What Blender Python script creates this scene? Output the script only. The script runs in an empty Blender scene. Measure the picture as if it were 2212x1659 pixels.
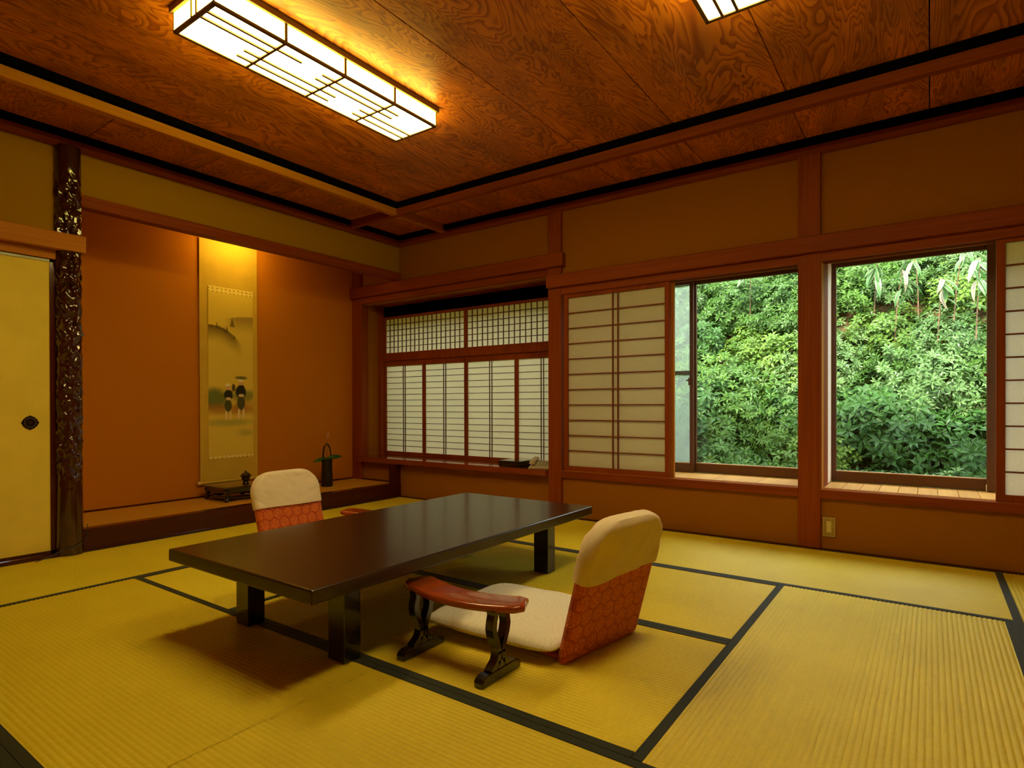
import bpy, bmesh, math, random
from mathutils import Vector, Matrix, noise as mnoise
random.seed(7)
scene = bpy.context.scene
C = bpy.context.collection
PI = math.pi

# ------------------------------------------------------------------ camera
F_PX, CX, HY, YAW, PITCH, ROLL = 1270.41, 1114.27, 880.45, .6142, -.0046, -.0021
cam_d = bpy.data.cameras.new('camera')
cam = bpy.data.objects.new('camera', cam_d)
C.objects.link(cam)
Fv = Vector((-math.sin(YAW), math.cos(YAW), 0)); Rv = Vector((math.cos(YAW), math.sin(YAW), 0)); Uv = Vector((0, 0, 1))
F2 = Fv * math.cos(PITCH) + Uv * math.sin(PITCH); U2 = Uv * math.cos(PITCH) - Fv * math.sin(PITCH)
R3 = Rv * math.cos(ROLL) + U2 * math.sin(ROLL); U3 = U2 * math.cos(ROLL) - Rv * math.sin(ROLL)
M = Matrix((R3, U3, -F2)).transposed().to_4x4()
M.translation = Vector((0, 0, .93))
cam.matrix_world = M
cam_d.sensor_width = 36; cam_d.lens = 36 * F_PX / 2212
cam_d.shift_x = (1106 - CX) / 2212; cam_d.shift_y = (HY - 829.5) / 2212
cam_d.clip_start = .02
scene.camera = cam

# ------------------------------------------------------------------ world, sun, exposure
w = bpy.data.worlds.new('sky'); scene.world = w; w.use_nodes = True
bg = w.node_tree.nodes['Background']
bg.inputs[0].default_value = (.90, .96, 1.0, 1); bg.inputs[1].default_value = 6.6
sun_d = bpy.data.lights.new('sun', 'SUN'); sun_d.energy = 12.0; sun_d.angle = math.radians(9); sun_d.color = (1, .95, .80)
sun = bpy.data.objects.new('sun', sun_d); C.objects.link(sun)
sun.rotation_euler = Vector((.15, .62, -.77)).to_track_quat('-Z', 'Y').to_euler()
LAMP = 22.0            # glow of the ceiling lamp shades
ALCOVE_W = 22.0        # hidden lamp above the scroll
scene.view_settings.view_transform = 'Standard'
scene.view_settings.look = 'None'
scene.view_settings.gamma = 1.0
scene.view_settings.use_curve_mapping = False
scene.view_settings.exposure = 0.0
try:
    scene.cycles.use_denoising = True
    scene.cycles.sample_clamp_indirect = 6
    scene.cycles.max_bounces = 10
    scene.cycles.diffuse_bounces = 5
    scene.cycles.transparent_max_bounces = 12
    scene.cycles.caustics_reflective = False
    scene.cycles.caustics_refractive = False
except Exception:
    pass

# ------------------------------------------------------------------ room numbers
YW, XL = 4.209, -4.416          # right wall plane, left wall plane
XR, YB = 1.28, -.45             # wall beyond the frame on the right, wall behind the camera
XG = [-4.416, -3.511, -2.587, -1.605, -.645, .292, 1.28]
YG = [-.45, .5, 1.433, 2.357, 3.26, 4.209]

# ------------------------------------------------------------------ materials
def new_mat(name):
    m = bpy.data.materials.new(name); m.use_nodes = True
    nt = m.node_tree
    return m, nt, nt.nodes['Principled BSDF']
def N(nt, t, **kw):
    n = nt.nodes.new(t)
    for k, v in kw.items(): setattr(n, k, v)
    return n
def L(nt, a, b): nt.links.new(a, b)
def rgb(*c): return (c[0], c[1], c[2], 1)
def ramp(nt, fac, stops):
    r = N(nt, 'ShaderNodeValToRGB')
    el = r.color_ramp.elements
    el[0].position, el[0].color = stops[0][0], rgb(*stops[0][1])
    el[1].position, el[1].color = stops[-1][0], rgb(*stops[-1][1])
    for p, c in stops[1:-1]:
        e = el.new(p); e.color = rgb(*c)
    L(nt, fac, r.inputs[0]); return r.outputs[0]
def coords(nt, scale=(1, 1, 1), rand=True):
    tc = N(nt, 'ShaderNodeTexCoord'); mp = N(nt, 'ShaderNodeMapping')
    mp.inputs['Scale'].default_value = scale
    if rand:
        oi = N(nt, 'ShaderNodeObjectInfo'); mu = N(nt, 'ShaderNodeMath', operation='MULTIPLY'); mu.inputs[1].default_value = 37.0
        L(nt, oi.outputs['Random'], mu.inputs[0]); ad = N(nt, 'ShaderNodeVectorMath', operation='ADD')
        L(nt, tc.outputs['Object'], ad.inputs[0]); L(nt, mu.outputs[0], ad.inputs[1]); L(nt, ad.outputs[0], mp.inputs[0])
    else:
        L(nt, tc.outputs['Object'], mp.inputs[0])
    return mp.outputs[0]
def bump(nt, bsdf, h, strength=.2, dist=.01):
    b = N(nt, 'ShaderNodeBump'); b.inputs['Strength'].default_value = strength; b.inputs['Distance'].default_value = dist
    L(nt, h, b.inputs['Height']); L(nt, b.outputs[0], bsdf.inputs['Normal'])
def plain(name, col, rough=.5, spec=.5, metal=0, var=.12, scale=60, bmp=.05, coat=0):
    m, nt, b = new_mat(name)
    v = coords(nt, (1, 1, 1))
    n = N(nt, 'ShaderNodeTexNoise'); n.inputs['Scale'].default_value = scale; n.inputs['Detail'].default_value = 3
    L(nt, v, n.inputs[0])
    c = ramp(nt, n.outputs[0], [(.3, [x * (1 - var) for x in col]), (.7, [min(1, x * (1 + var)) for x in col])])
    L(nt, c, b.inputs['Base Color'])
    b.inputs['Roughness'].default_value = rough; b.inputs['Specular IOR Level'].default_value = spec; b.inputs['Metallic'].default_value = metal
    b.inputs['Coat Weight'].default_value = coat; b.inputs['Coat Roughness'].default_value = .05
    if bmp: bump(nt, b, n.outputs[0], bmp, .002)
    return m
def wood(name, light, dark, axis, rough=.6, fine=55, spec=.18, coat=0):
    """straight grained timber, the grain runs along axis 0/1/2"""
    m, nt, b = new_mat(name)
    s = [fine] * 3; s[axis] = fine * .03
    v = coords(nt, tuple(s))
    n = N(nt, 'ShaderNodeTexNoise'); n.inputs['Scale'].default_value = 1; n.inputs['Detail'].default_value = 4; n.inputs['Distortion'].default_value = .4
    L(nt, v, n.inputs[0])
    s2 = [5] * 3; s2[axis] = .5
    v2 = coords(nt, tuple(s2)); n2 = N(nt, 'ShaderNodeTexNoise'); n2.inputs['Scale'].default_value = 1; L(nt, v2, n2.inputs[0])
    mx = N(nt, 'ShaderNodeMath', operation='ADD'); L(nt, n.outputs[0], mx.inputs[0]); L(nt, n2.outputs[0], mx.inputs[1])
    hf = N(nt, 'ShaderNodeMath', operation='MULTIPLY'); hf.inputs[1].default_value = .5; L(nt, mx.outputs[0], hf.inputs[0])
    c = ramp(nt, hf.outputs[0], [(.36, dark), (.62, light)])
    L(nt, c, b.inputs['Base Color']); b.inputs['Roughness'].default_value = rough
    b.inputs['Specular IOR Level'].default_value = spec; b.inputs['Coat Weight'].default_value = coat; b.inputs['Coat Roughness'].default_value = .08
    bump(nt, b, n.outputs[0], .12, .001)
    return m
def figured(name, base, line, scale=(1.5, .42, 1), freq=36):
    """contour-figured plywood: closed wandering growth rings"""
    m, nt, b = new_mat(name)
    v = coords(nt, scale)
    n = N(nt, 'ShaderNodeTexNoise'); n.inputs['Scale'].default_value = 1.5; n.inputs['Detail'].default_value = 4; n.inputs['Roughness'].default_value = .5
    n.inputs['Distortion'].default_value = 1.1
    L(nt, v, n.inputs[0])
    mu = N(nt, 'ShaderNodeMath', operation='MULTIPLY'); mu.inputs[1].default_value = freq; L(nt, n.outputs[0], mu.inputs[0])
    fr = N(nt, 'ShaderNodeMath', operation='FRACT'); L(nt, mu.outputs[0], fr.inputs[0])
    sf = N(nt, 'ShaderNodeTexNoise'); sf.inputs['Scale'].default_value = 5; L(nt, v, sf.inputs[0])
    c1 = ramp(nt, fr.outputs[0], [(0, base), (.35, base), (.8, line), (.97, [x * .8 for x in line]), (1, base)])
    c2 = ramp(nt, sf.outputs[0], [(.35, (.72, .72, .72)), (.65, (1.1, 1.1, 1.1))])
    mm = N(nt, 'ShaderNodeMix', data_type='RGBA', blend_type='MULTIPLY'); mm.inputs[0].default_value = 1
    L(nt, c1, mm.inputs[6]); L(nt, c2, mm.inputs[7]); L(nt, mm.outputs[2], b.inputs['Base Color'])
    b.inputs['Roughness'].default_value = .42; b.inputs['Specular IOR Level'].default_value = .35
    bump(nt, b, fr.outputs[0], .06, .001)
    return m
def cloth(name, col, rough=.9, scale=900, bm=.15, var=.06, sheen=.15, trans=0):
    m, nt, b = new_mat(name)
    v = coords(nt, (1, 1, 1), False)
    n = N(nt, 'ShaderNodeTexNoise'); n.inputs['Scale'].default_value = scale; L(nt, v, n.inputs[0])
    n2 = N(nt, 'ShaderNodeTexNoise'); n2.inputs['Scale'].default_value = 7; L(nt, v, n2.inputs[0])
    c = ramp(nt, n2.outputs[0], [(.3, [x * (1 - var) for x in col]), (.7, [min(1, x * (1 + var)) for x in col])])
    L(nt, c, b.inputs['Base Color']); b.inputs['Roughness'].default_value = rough; b.inputs['Sheen Weight'].default_value = sheen
    b.inputs['Specular IOR Level'].default_value = .2
    bump(nt, b, n.outputs[0], bm, .001)
    return m
def paper(name, col, t=.5):
    m, nt, b = new_mat(name)
    v = coords(nt, (1, 1, 1))
    n = N(nt, 'ShaderNodeTexNoise'); n.inputs['Scale'].default_value = 120; n.inputs['Detail'].default_value = 4; L(nt, v, n.inputs[0])
    c = ramp(nt, n.outputs[0], [(.3, [x * .94 for x in col]), (.7, col)])
    L(nt, c, b.inputs['Base Color']); b.inputs['Roughness'].default_value = .9; b.inputs['Specular IOR Level'].default_value = .1
    tr = N(nt, 'ShaderNodeBsdfTranslucent'); L(nt, c, tr.inputs[0])
    mix = N(nt, 'ShaderNodeMixShader'); mix.inputs[0].default_value = t
    L(nt, b.outputs[0], mix.inputs[1]); L(nt, tr.outputs[0], mix.inputs[2])
    L(nt, mix.outputs[0], nt.nodes['Material Output'].inputs[0])
    return m

W_L, W_D = (.58, .235, .010), (.44, .150, .007)      # interior cedar trim where lit, the light put into its colour
MW = [wood('lit_cedar_x', W_L, W_D, 0), wood('lit_cedar_y', W_L, W_D, 1), wood('lit_cedar_z', W_L, W_D, 2)]
R_L, R_D = (.29, .056, .004), (.20, .033, .003)
MR = [wood('reddish_cedar_x', R_L, R_D, 0), wood('reddish_cedar_y', R_L, R_D, 1), wood('reddish_cedar_z', R_L, R_D, 2)]
MD = [wood('dark_lacquered_wood_x', (.085, .012, .005), (.05, .007, .003), 0, .22, coat=.4), wood('dark_lacquered_wood_y', (.085, .012, .005), (.05, .007, .003), 1, .22, coat=.4),
      wood('dark_lacquered_wood_z', (.085, .012, .005), (.05, .007, .003), 2, .22, coat=.4)]
M_CEIL = figured('figured_ceiling_board', (.60, .180, .010), (.36, .080, .006))
M_CEILX = figured('figured_ceiling_board_cross', (.60, .180, .010), (.36, .080, .006), scale=(.42, 1.5, 1))
M_BLACK = plain('black_gap_shade', (.003, .003, .003), .95, .0)
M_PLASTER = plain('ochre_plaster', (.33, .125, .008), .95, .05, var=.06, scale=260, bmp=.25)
M_PLASTERL = plain('lamplit_ochre_plaster', (.38, .205, .007), .95, .05, var=.06, scale=260, bmp=.25)  # same plaster as the right wall, yellow lamplight put into its colour
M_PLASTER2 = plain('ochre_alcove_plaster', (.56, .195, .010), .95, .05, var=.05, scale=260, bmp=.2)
M_WHITE = plain('white_painted_reveal', (.85, .78, .66), .7, .2)
M_ALU = plain('bronze_anodised_aluminium', (.13, .055, .025), .4, .4, .2, var=.1)
M_GOZA = plain('alcove_matting', (.55, .27, .025), .8, .2, var=.08, scale=300, bmp=.3)
M_PAPER = paper('shoji_paper', (.90, .87, .76), .55)
M_PAPER2 = paper('thin_shoji_paper', (.86, .84, .66), .46)
M_LAT = plain('dark_lattice_wood', (.10, .035, .010), .5, .3)
M_BRASS = plain('dark_bronze', (.03, .022, .012), .3, .5, .8)

def tatami_mat_material(name, axis):
    m, nt, b = new_mat(name)
    s = [900, 900, 900]; s[axis] = 60
    # fibres run across the ribs
    o = 1 - axis; s = [60, 60, 60]; s[axis] = 420; s[o] = 25
    v = coords(nt, tuple(s)); n = N(nt, 'ShaderNodeTexNoise'); n.inputs['Scale'].default_value = 1; n.inputs['Detail'].default_value = 3; L(nt, v, n.inputs[0])
    v2 = coords(nt, (1.6, 1.6, 1.6)); n2 = N(nt, 'ShaderNodeTexNoise'); n2.inputs['Scale'].default_value = 1; L(nt, v2, n2.inputs[0])
    ad = N(nt, 'ShaderNodeMath', operation='ADD'); L(nt, n.outputs[0], ad.inputs[0]); L(nt, n2.outputs[0], ad.inputs[1])
    hf = N(nt, 'ShaderNodeMath', operation='MULTIPLY'); hf.inputs[1].default_value = .5; L(nt, ad.outputs[0], hf.inputs[0])
    c = ramp(nt, hf.outputs[0], [(.33, (.60, .47, .016)), (.66, (.77, .62, .028))])
    L(nt, c, b.inputs['Base Color']); b.inputs['Roughness'].default_value = .55; b.inputs['Specular IOR Level'].default_value = .3
    bump(nt, b, n.outputs[0], .25, .0015)
    return m
M_TAT = [tatami_mat_material('woven_rush_x', 0), tatami_mat_material('woven_rush_y', 1)]
M_BORDER = cloth('dark_green_mat_edging', (.018, .024, .010), .8, bm=.3)

# ------------------------------------------------------------------ mesh helpers
class MB:
    def __init__(s): s.v = []; s.f = []
    def box(s, a, b):
        x0, x1 = sorted((a[0], b[0])); y0, y1 = sorted((a[1], b[1])); z0, z1 = sorted((a[2], b[2]))
        k = len(s.v)
        s.v += [(x0, y0, z0), (x1, y0, z0), (x1, y1, z0), (x0, y1, z0), (x0, y0, z1), (x1, y0, z1), (x1, y1, z1), (x0, y1, z1)]
        s.f += [tuple(k + i for i in q) for q in ((0, 3, 2, 1), (4, 5, 6, 7), (0, 1, 5, 4), (1, 2, 6, 5), (2, 3, 7, 6), (3, 0, 4, 7))]
        return s
    def tube(s, pts, r, n=6, cap=True, closed=False):
        pts = [Vector(p) for p in pts]; k0 = len(s.v); m = len(pts)
        rr = r if isinstance(r, (list, tuple)) else [r] * m
        prev = None
        for i, p in enumerate(pts):
            if closed: d = (pts[(i + 1) % m] - pts[i - 1])
            else: d = pts[min(i + 1, m - 1)] - pts[max(i - 1, 0)]
            d = d.normalized() if d.length > 1e-9 else Vector((0, 0, 1))
            if prev is None:
                a = d.cross(Vector((0, 0, 1)) if abs(d.z) < .9 else Vector((1, 0, 0))).normalized()
            else:
                a = (prev - d * prev.dot(d)).normalized()
            prev = a; bb = d.cross(a)
            for j in range(n):
                t = 2 * PI * j / n
                s.v.append(tuple(p + (a * math.cos(t) + bb * math.sin(t)) * rr[i]))
        for i in range(m if closed else m - 1):
            for j in range(n):
                q = k0 + i * n; q2 = k0 + ((i + 1) % m) * n
                s.f.append((q + j, q + (j + 1) % n, q2 + (j + 1) % n, q2 + j))
        if cap and not closed:
            s.f.append(tuple(k0 + j for j in reversed(range(n)))); s.f.append(tuple(k0 + (m - 1) * n + j for j in range(n)))
        return s
    def lathe(s, prof, n=24, c=(0, 0, 0)):
        k0 = len(s.v); m = len(prof)
        for r, z in prof:
            for j in range(n):
                t = 2 * PI * j / n; s.v.append((c[0] + r * math.cos(t), c[1] + r * math.sin(t), c[2] + z))
        for i in range(m - 1):
            for j in range(n):
                a, b = k0 + i * n, k0 + (i + 1) * n
                s.f.append((a + j, a + (j + 1) % n, b + (j + 1) % n, b + j))
        s.f.append(tuple(k0 + j for j in reversed(range(n)))); s.f.append(tuple(k0 + (m - 1) * n + j for j in range(n)))
        return s
    def prism(s, poly, axis, a, b):
        """poly of 2-D points in the plane normal to axis, extruded a..b"""
        def P(u, v, w):
            return ((w, u, v), (u, w, v), (u, v, w))[axis]
        k = len(s.v); n = len(poly)
        s.v += [P(u, v, a) for u, v in poly] + [P(u, v, b) for u, v in poly]
        s.f.append(tuple(k + i for i in reversed(range(n)))); s.f.append(tuple(k + n + i for i in range(n)))
        for i in range(n): s.f.append((k + i, k + (i + 1) % n, k + n + (i + 1) % n, k + n + i))
        return s
    def mesh(s, name, mat, bevel=0, seg=2, smooth=False):
        me = bpy.data.meshes.new(name); me.from_pydata(s.v, [], s.f)
        bm = bmesh.new(); bm.from_mesh(me)
        bmesh.ops.recalc_face_normals(bm, faces=bm.faces)
        if bevel:
            bmesh.ops.bevel(bm, geom=[e for e in bm.edges if len(e.link_faces) == 2 and e.calc_face_angle(0) > .5], offset=bevel, segments=seg, affect='EDGES', profile=.5)
        if smooth:
            for f in bm.faces: f.smooth = True
        bm.to_mesh(me); bm.free()
        if smooth: me.set_sharp_from_angle(angle=math.radians(42))
        if mat: me.materials.append(mat)
        return me
def link(name, me, parent=None, loc=None):
    o = bpy.data.objects.new(name, me); C.objects.link(o)
    if parent: o.parent = parent
    if loc: o.location = loc
    return o
def build(mb, name, mat, parent=None, bevel=0, seg=2, smooth=False, loc=None):
    return link(name, mb.mesh(name, mat, bevel, seg, smooth), parent, loc)
def bx(name, a, b, mat, parent=None, bevel=0, seg=1):
    return build(MB().box(a, b), name, mat, parent, bevel, seg)
def struct(o): o['kind'] = 'structure'; return o
def tag(o, label, cat, group=None):
    o['label'] = label; o['category'] = cat
    if group: o['group'] = group
    return o
def empty(name, loc=(0, 0, 0), rz=0):
    o = bpy.data.objects.new(name, None); C.objects.link(o); o.location = loc; o.rotation_euler = (0, 0, rz)
    o.empty_display_size = .05
    return o
def copy_tree(o, parent=None):
    c = o.copy(); C.objects.link(c)
    if parent: c.parent = parent
    for ch in list(o.children): copy_tree(ch, c)
    return c

# ================================================================== STRUCTURE
# ---- floor: slab, mats as parts, their cloth edging as sub-parts
floor = struct(bx('floor', (XL - .9, YB - .1, -.10), (XR + .1, YW + .55, -.022), plain('floor_boards', (.10, .05, .02), .8)))
def mat_mesh(x0, x1, y0, y1, axis):
    """ribs run along axis; ribs are real ridges"""
    g = .0012; x0 += g; x1 -= g; y0 += g; y1 -= g
    a0, a1, b0, b1 = (x0, x1, y0, y1) if axis == 0 else (y0, y1, x0, x1)      # a along ribs, b across
    nr = round((b1 - b0) / .0178); sub = 6; vs = []; fs = []
    rows = nr * sub + 1
    for i in range(rows):
        t = i / (rows - 1); b = b0 + (b1 - b0) * t
        z = -.0028 * (1 - abs(math.sin(PI * t * nr)) ** .6)
        for a in (a0, a1):
            vs.append((a, b, z) if axis == 0 else (b, a, z))
    for i in range(rows - 1): fs.append((2 * i, 2 * i + 1, 2 * i + 3, 2 * i + 2))
    k = len(vs)
    for (x, y) in ((x0, y0), (x1, y0), (x1, y1), (x0, y1)): vs += [(x, y, -.004), (x, y, -.022)]
    for i in range(4):
        j = (i + 1) % 4; fs.append((k + 2 * i, k + 2 * j, k + 2 * j + 1, k + 2 * i + 1))
    fs.append((k, k + 6, k + 4, k + 2))
    me = bpy.data.meshes.new('tatami_mat'); me.from_pydata(vs, [], fs); me.materials.append(M_TAT[axis])
    for p in me.polygons: p.use_smooth = p.index < rows - 1
    bm = bmesh.new(); bm.from_mesh(me); bmesh.ops.recalc_face_normals(bm, faces=bm.faces)
    # ribs must face up
    for f in bm.faces:
        if abs(f.normal.z) > .3 and f.calc_center_median().z > -.0035 and f.normal.z < 0: f.normal_flip()
    bm.to_mesh(me); bm.free()
    return me
MATS = [(0, 2, 0, 1, 0), (2, 4, 0, 1, 0), (4, 6, 0, 1, 0), (0, 1, 1, 3, 1), (0, 1, 3, 5, 1), (5, 6, 1, 3, 1), (5, 6, 3, 5, 1),
        (1, 3, 1, 2, 0), (3, 5, 1, 2, 0), (1, 3, 4, 5, 0), (3, 5, 4, 5, 0), (1, 2, 2, 4, 1), (2, 4, 2, 3, 0), (2, 4, 3, 4, 0), (4, 5, 2, 4, 1)]
BWD = .032
for (i0, i1, j0, j1, ax) in MATS:
    x0, x1, y0, y1 = XG[i0], XG[i1], YG[j0], YG[j1]
    t = link('tatami_mat', mat_mesh(x0, x1, y0, y1, ax), floor)
    e = .0018
    for s in (0, 1):
        if ax == 0:
            yy = (y0 + .0008, y0 + BWD) if s == 0 else (y1 - BWD, y1 - .0008)
            bx('cloth_border', (x0 + .0012, yy[0], -.012), (x1 - .0012, yy[1], e), M_BORDER, t, .0008)
        else:
            xx = (x0 + .0008, x0 + BWD) if s == 0 else (x1 - BWD, x1 - .0008)
            bx('cloth_border', (xx[0], y0 + .0012, -.012), (xx[1], y1 - .0012, e), M_BORDER, t, .0008)

# ---- right wall (with the windows)
YP = 4.222     # plaster face
YO = 4.76      # outer face
b = MB()
b.box((-5.30, YP, -.05), (XR + .1, 4.72, .33))                       # below the sills
b.box((-5.30, YP, 2.00), (-2.55, 4.30, 2.80))                        # above the bay
b.box((-5.30, 4.50, 1.90), (-2.45, YO, 2.80))                        # outer wall over the bay
b.box((-5.30, YP, .33), (-5.00, YO, 2.8))                             # left of the bay (plaster jamb of the recess)
b.box((-2.59, 4.25, .33), (-2.505, YO, 2.8))                         # between bay and window
b.box((-2.55, YP, 1.93), (XR + .1, YO, 2.80))                        # above windows
b.box((-.700, 4.53, .33), (-.583, YO, 1.95))                         # between windows
b.box((1.225, YP, .33), (XR + .1, YO, 1.95))
struct(build(b, 'wall_right', M_PLASTER))
struct(bx('trim_41', (-.5755, 4.212, .386), (-.5700, 4.290, 1.843), MW[2]))  # lighter strip painting daylight onto the side of the post
struct(bx('trim_19', (-.584, 4.535, .386), (-.5762, 4.69, 1.93), M_WHITE))  # white reveal, lightened so its colour carries the daylight
# posts
def post(n, x0, x1, z0=0.0, z1=2.55, mat=None, y0=4.195, y1=4.25):
    return struct(bx('trim_%d' % n, (x0, y0, z0), (x1, y1, z1), mat or MR[2], None, .003))
post(1, -2.625, -2.499)
post(2, -.708, -.575, y1=4.53)
post(3, 1.215, 1.278)
post(4, -5.138, -4.987, .13, 2.5, MR[2], 4.198, 4.30)
# nageshi beams
struct(bx('trim_5', (-2.630, 4.165, 1.903), (XR, 4.222, 2.008), MR[0], None, .004))
struct(bx('trim_6', (-5.14, 4.165, 2.075), (-2.470, 4.222, 2.188), MR[0], None, .004))
# kamoi lintels with two track grooves beneath
def lintel(n, x0, x1, z0, z1, y0=4.20, y1=4.30):
    b = MB(); b.box((x0, y0, z0 + .012), (x1, y1, z1))
    for a, c in ((y0, y0 + .014), (y0 + .044, y0 + .052), (y0 + .086, y1)): b.box((x0, a, z0), (x1, c, z0 + .012))
    return struct(build(b, 'trim_%d' % n, MR[0]))
lintel(7, -2.50, -.708, 1.843, 1.903); lintel(8, -.575, 1.215, 1.843, 1.903)
lintel(9, -4.987, -2.625, 2.012, 2.075)
# window sills: front rail + planks running outwards
for n, (x0, x1) in ((10, (-2.499, -.708)), (11, (-.575, 1.215))):
    s = struct(bx('trim_%d' % n, (x0, 4.196, .328), (x1, 4.30, .3835), MR[0], None, .002))
    g = MB()
    for yy in (4.205, 4.245, 4.285): g.box((x0, yy, .3835), (x1, yy + .010, .3862))
    build(g, 'track', M_SILL if 'M_SILL' in globals() else MW[0], s)
M_SILL = wood('honey_sill_board', (.78, .42, .085), (.62, .29, .05), 1, .38, spec=.5)
k = 0
for (x0, x1, st) in ((-2.499, -.708, .30), (-.575, 1.215, .102)):
    s = struct(bx('trim_%d' % (12 + k), (x0, 4.30, .33), (x1, 4.72, .366), MW[0])); k += 1
    x = x0
    while x < x1 - .01:
        xe = min(x + st, x1)
        bx('plank', (x + .0012, 4.30, .366), (xe - .0012, 4.72, .3835 + random.uniform(-.0005, .0005)), M_SILL, s, .0015)
        x = xe
# window soffits
for n, (x0, x1) in ((14, (-2.505, -.70)), (15, (-.583, 1.225))):
    struct(bx('trim_%d' % n, (x0, 4.30, 1.925), (x1, 4.70, 1.945), MW[0]))
# bay sill shelf
struct(bx('trim_16', (-4.987, 4.14, .332), (-2.625, 4.60, .385), wood('polished_sill_cedar', (.30, .06, .012), (.20, .036, .008), 0, .15, coat=.7), None, .004))
# bay soffit, back header, jambs, mid rail
struct(bx('trim_17', (-5.0, 4.25, 2.012), (-2.59, 4.56, 2.03), MR[0]))
bf = MB()
bf.box((-5.0, 4.50, 1.888), (-2.59, 4.56, 2.012)); bf.box((-4.9995, 4.445, .385), (-4.962, 4.56, 2.012)); bf.box((-2.604, 4.445, .385), (-2.59, 4.56, 2.012))
bf.box((-4.962, 4.492, 1.415), (-2.604, 4.56, 1.492))
struct(build(bf, 'trim_18', MR[2]))
# base strip at the foot of the right wall
struct(bx('baseboard_right', (-4.40, 4.188, -.004), (XR, 4.21, .010), MD[0]))
# ---- windows
def sash(win, x0, x1, y, z0=.386, z1=1.925, stl=.03, str_=.03, midrail=None, haze=None, latch=False):
    b = MB()
    b.box((x0 + stl, y + .001, z0), (x1 - str_, y + .029, z0 + .072)); b.box((x0 + stl, y + .001, z1 - .03), (x1 - str_, y + .029, z1))
    b.box((x0, y, z0), (x0 + stl, y + .03, z1)); b.box((x1 - str_, y, z0), (x1, y + .03, z1))
    f = build(b, 'window_frame', M_ALU, win, .002)
    r = MB().box((x0 + stl, y + .002, z0 + .072), (x1 - str_, y + .014, z0 + .078))
    build(r, 'glazing_bead', M_BEAD, win)
    bx('pane', (x0 + stl, y + .016, z0 + .072), (x1 - str_, y + .020, z1 - .03), M_GLASS, win)
    if latch:
        q = MB().box((x1 - .036, y - .014, 1.085), (x1 - .020, y, 1.145)).box((x1 - .052, y - .018, 1.118), (x1 - .030, y - .010, 1.13))
        build(q, 'latch', M_ALU, win, .002)
def glass(name):
    m, nt, b = new_mat(name)
    tr = N(nt, 'ShaderNodeBsdfTransparent'); gl = N(nt, 'ShaderNodeBsdfGlossy'); gl.inputs[1].default_value = .01
    fa = N(nt, 'ShaderNodeLayerWeight'); fa.inputs[0].default_value = .5; pw = N(nt, 'ShaderNodeMath', operation='POWER'); pw.inputs[1].default_value = 5; L(nt, fa.outputs['Facing'], pw.inputs[0]); fr = N(nt, 'ShaderNodeMath', operation='MULTIPLY_ADD'); fr.inputs[1].default_value = .6; fr.inputs[2].default_value = .03; L(nt, pw.outputs[0], fr.inputs[0])
    no = N(nt, 'ShaderNodeTexNoise'); no.inputs['Scale'].default_value = 3
    c = ramp(nt, no.outputs[0], [(.3, (.95, .97, .96)), (.7, (.97, .99, .98))]); L(nt, c, tr.inputs[0])
    mx = N(nt, 'ShaderNodeMixShader'); L(nt, fr.outputs[0], mx.inputs[0]); L(nt, tr.outputs[0], mx.inputs[1]); L(nt, gl.outputs[0], mx.inputs[2])
    L(nt, mx.outputs[0], nt.nodes['Material Output'].inputs[0]); return m
M_GLASS = glass('window_glass')
M_BEAD = plain('pale_glazing_bead', (.80, .68, .50), .5)
def screen(name):
    m, nt, b = new_mat(name)
    tr = N(nt, 'ShaderNodeBsdfTransparent'); tl = N(nt, 'ShaderNodeBsdfTranslucent')
    no = N(nt, 'ShaderNodeTexNoise'); no.inputs['Scale'].default_value = 2.2; tc = N(nt, 'ShaderNodeTexCoord'); L(nt, tc.outputs['Object'], no.inputs[0])
    c = ramp(nt, no.outputs[0], [(.3, (.40, .46, .38)), (.7, (.52, .56, .48))]); L(nt, c, tl.inputs[0])
    mx = N(nt, 'ShaderNodeMixShader'); mx.inputs[0].default_value = .33
    L(nt, tr.outputs[0], mx.inputs[1]); L(nt, tl.outputs[0], mx.inputs[2]); L(nt, mx.outputs[0], nt.nodes['Material Output'].inputs[0]); return m
M_SCREEN = screen('insect_screen_mesh')
w1 = struct(empty('window_1', (0, 0, 0)))
sash(w1, -2.50, -1.552, 4.664, latch=True); sash(w1, -1.575, -.700, 4.700, stl=.035)
b = MB()
for (a, c) in (((-2.50, 4.735, .40), (-1.56, 4.75, .44)), ((-2.50, 4.735, 1.90), (-1.56, 4.75, 1.93)), ((-2.50, 4.735, .4), (-2.47, 4.75, 1.92)), ((-1.585, 4.735, .4), (-1.56, 4.75, 1.92)), ((-2.49, 4.735, 1.176), (-1.56, 4.75, 1.206))): b.box(a, c)
build(b, 'screen_frame', M_ALU, w1); bx('insect_screen', (-2.48, 4.741, .43), (-1.58, 4.743, 1.91), M_SCREEN, w1)
w2 = struct(empty('window_2', (0, 0, 0)))
sash(w2, -.5755, .325, 4.700, stl=.03, latch=False); sash(w2, .285, 1.225, 4.664, stl=.045)
q = MB().box((.290, 4.648, 1.085), (.306, 4.664, 1.145)).box((.270, 4.646, 1.10), (.292, 4.656, 1.12)); build(q, 'latch', M_ALU, w2, .002)
q = MB().box((.281, 4.660, .386), (.286, 4.665, .43)); build(q, 'guide_pin', M_BEAD, w2)

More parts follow.
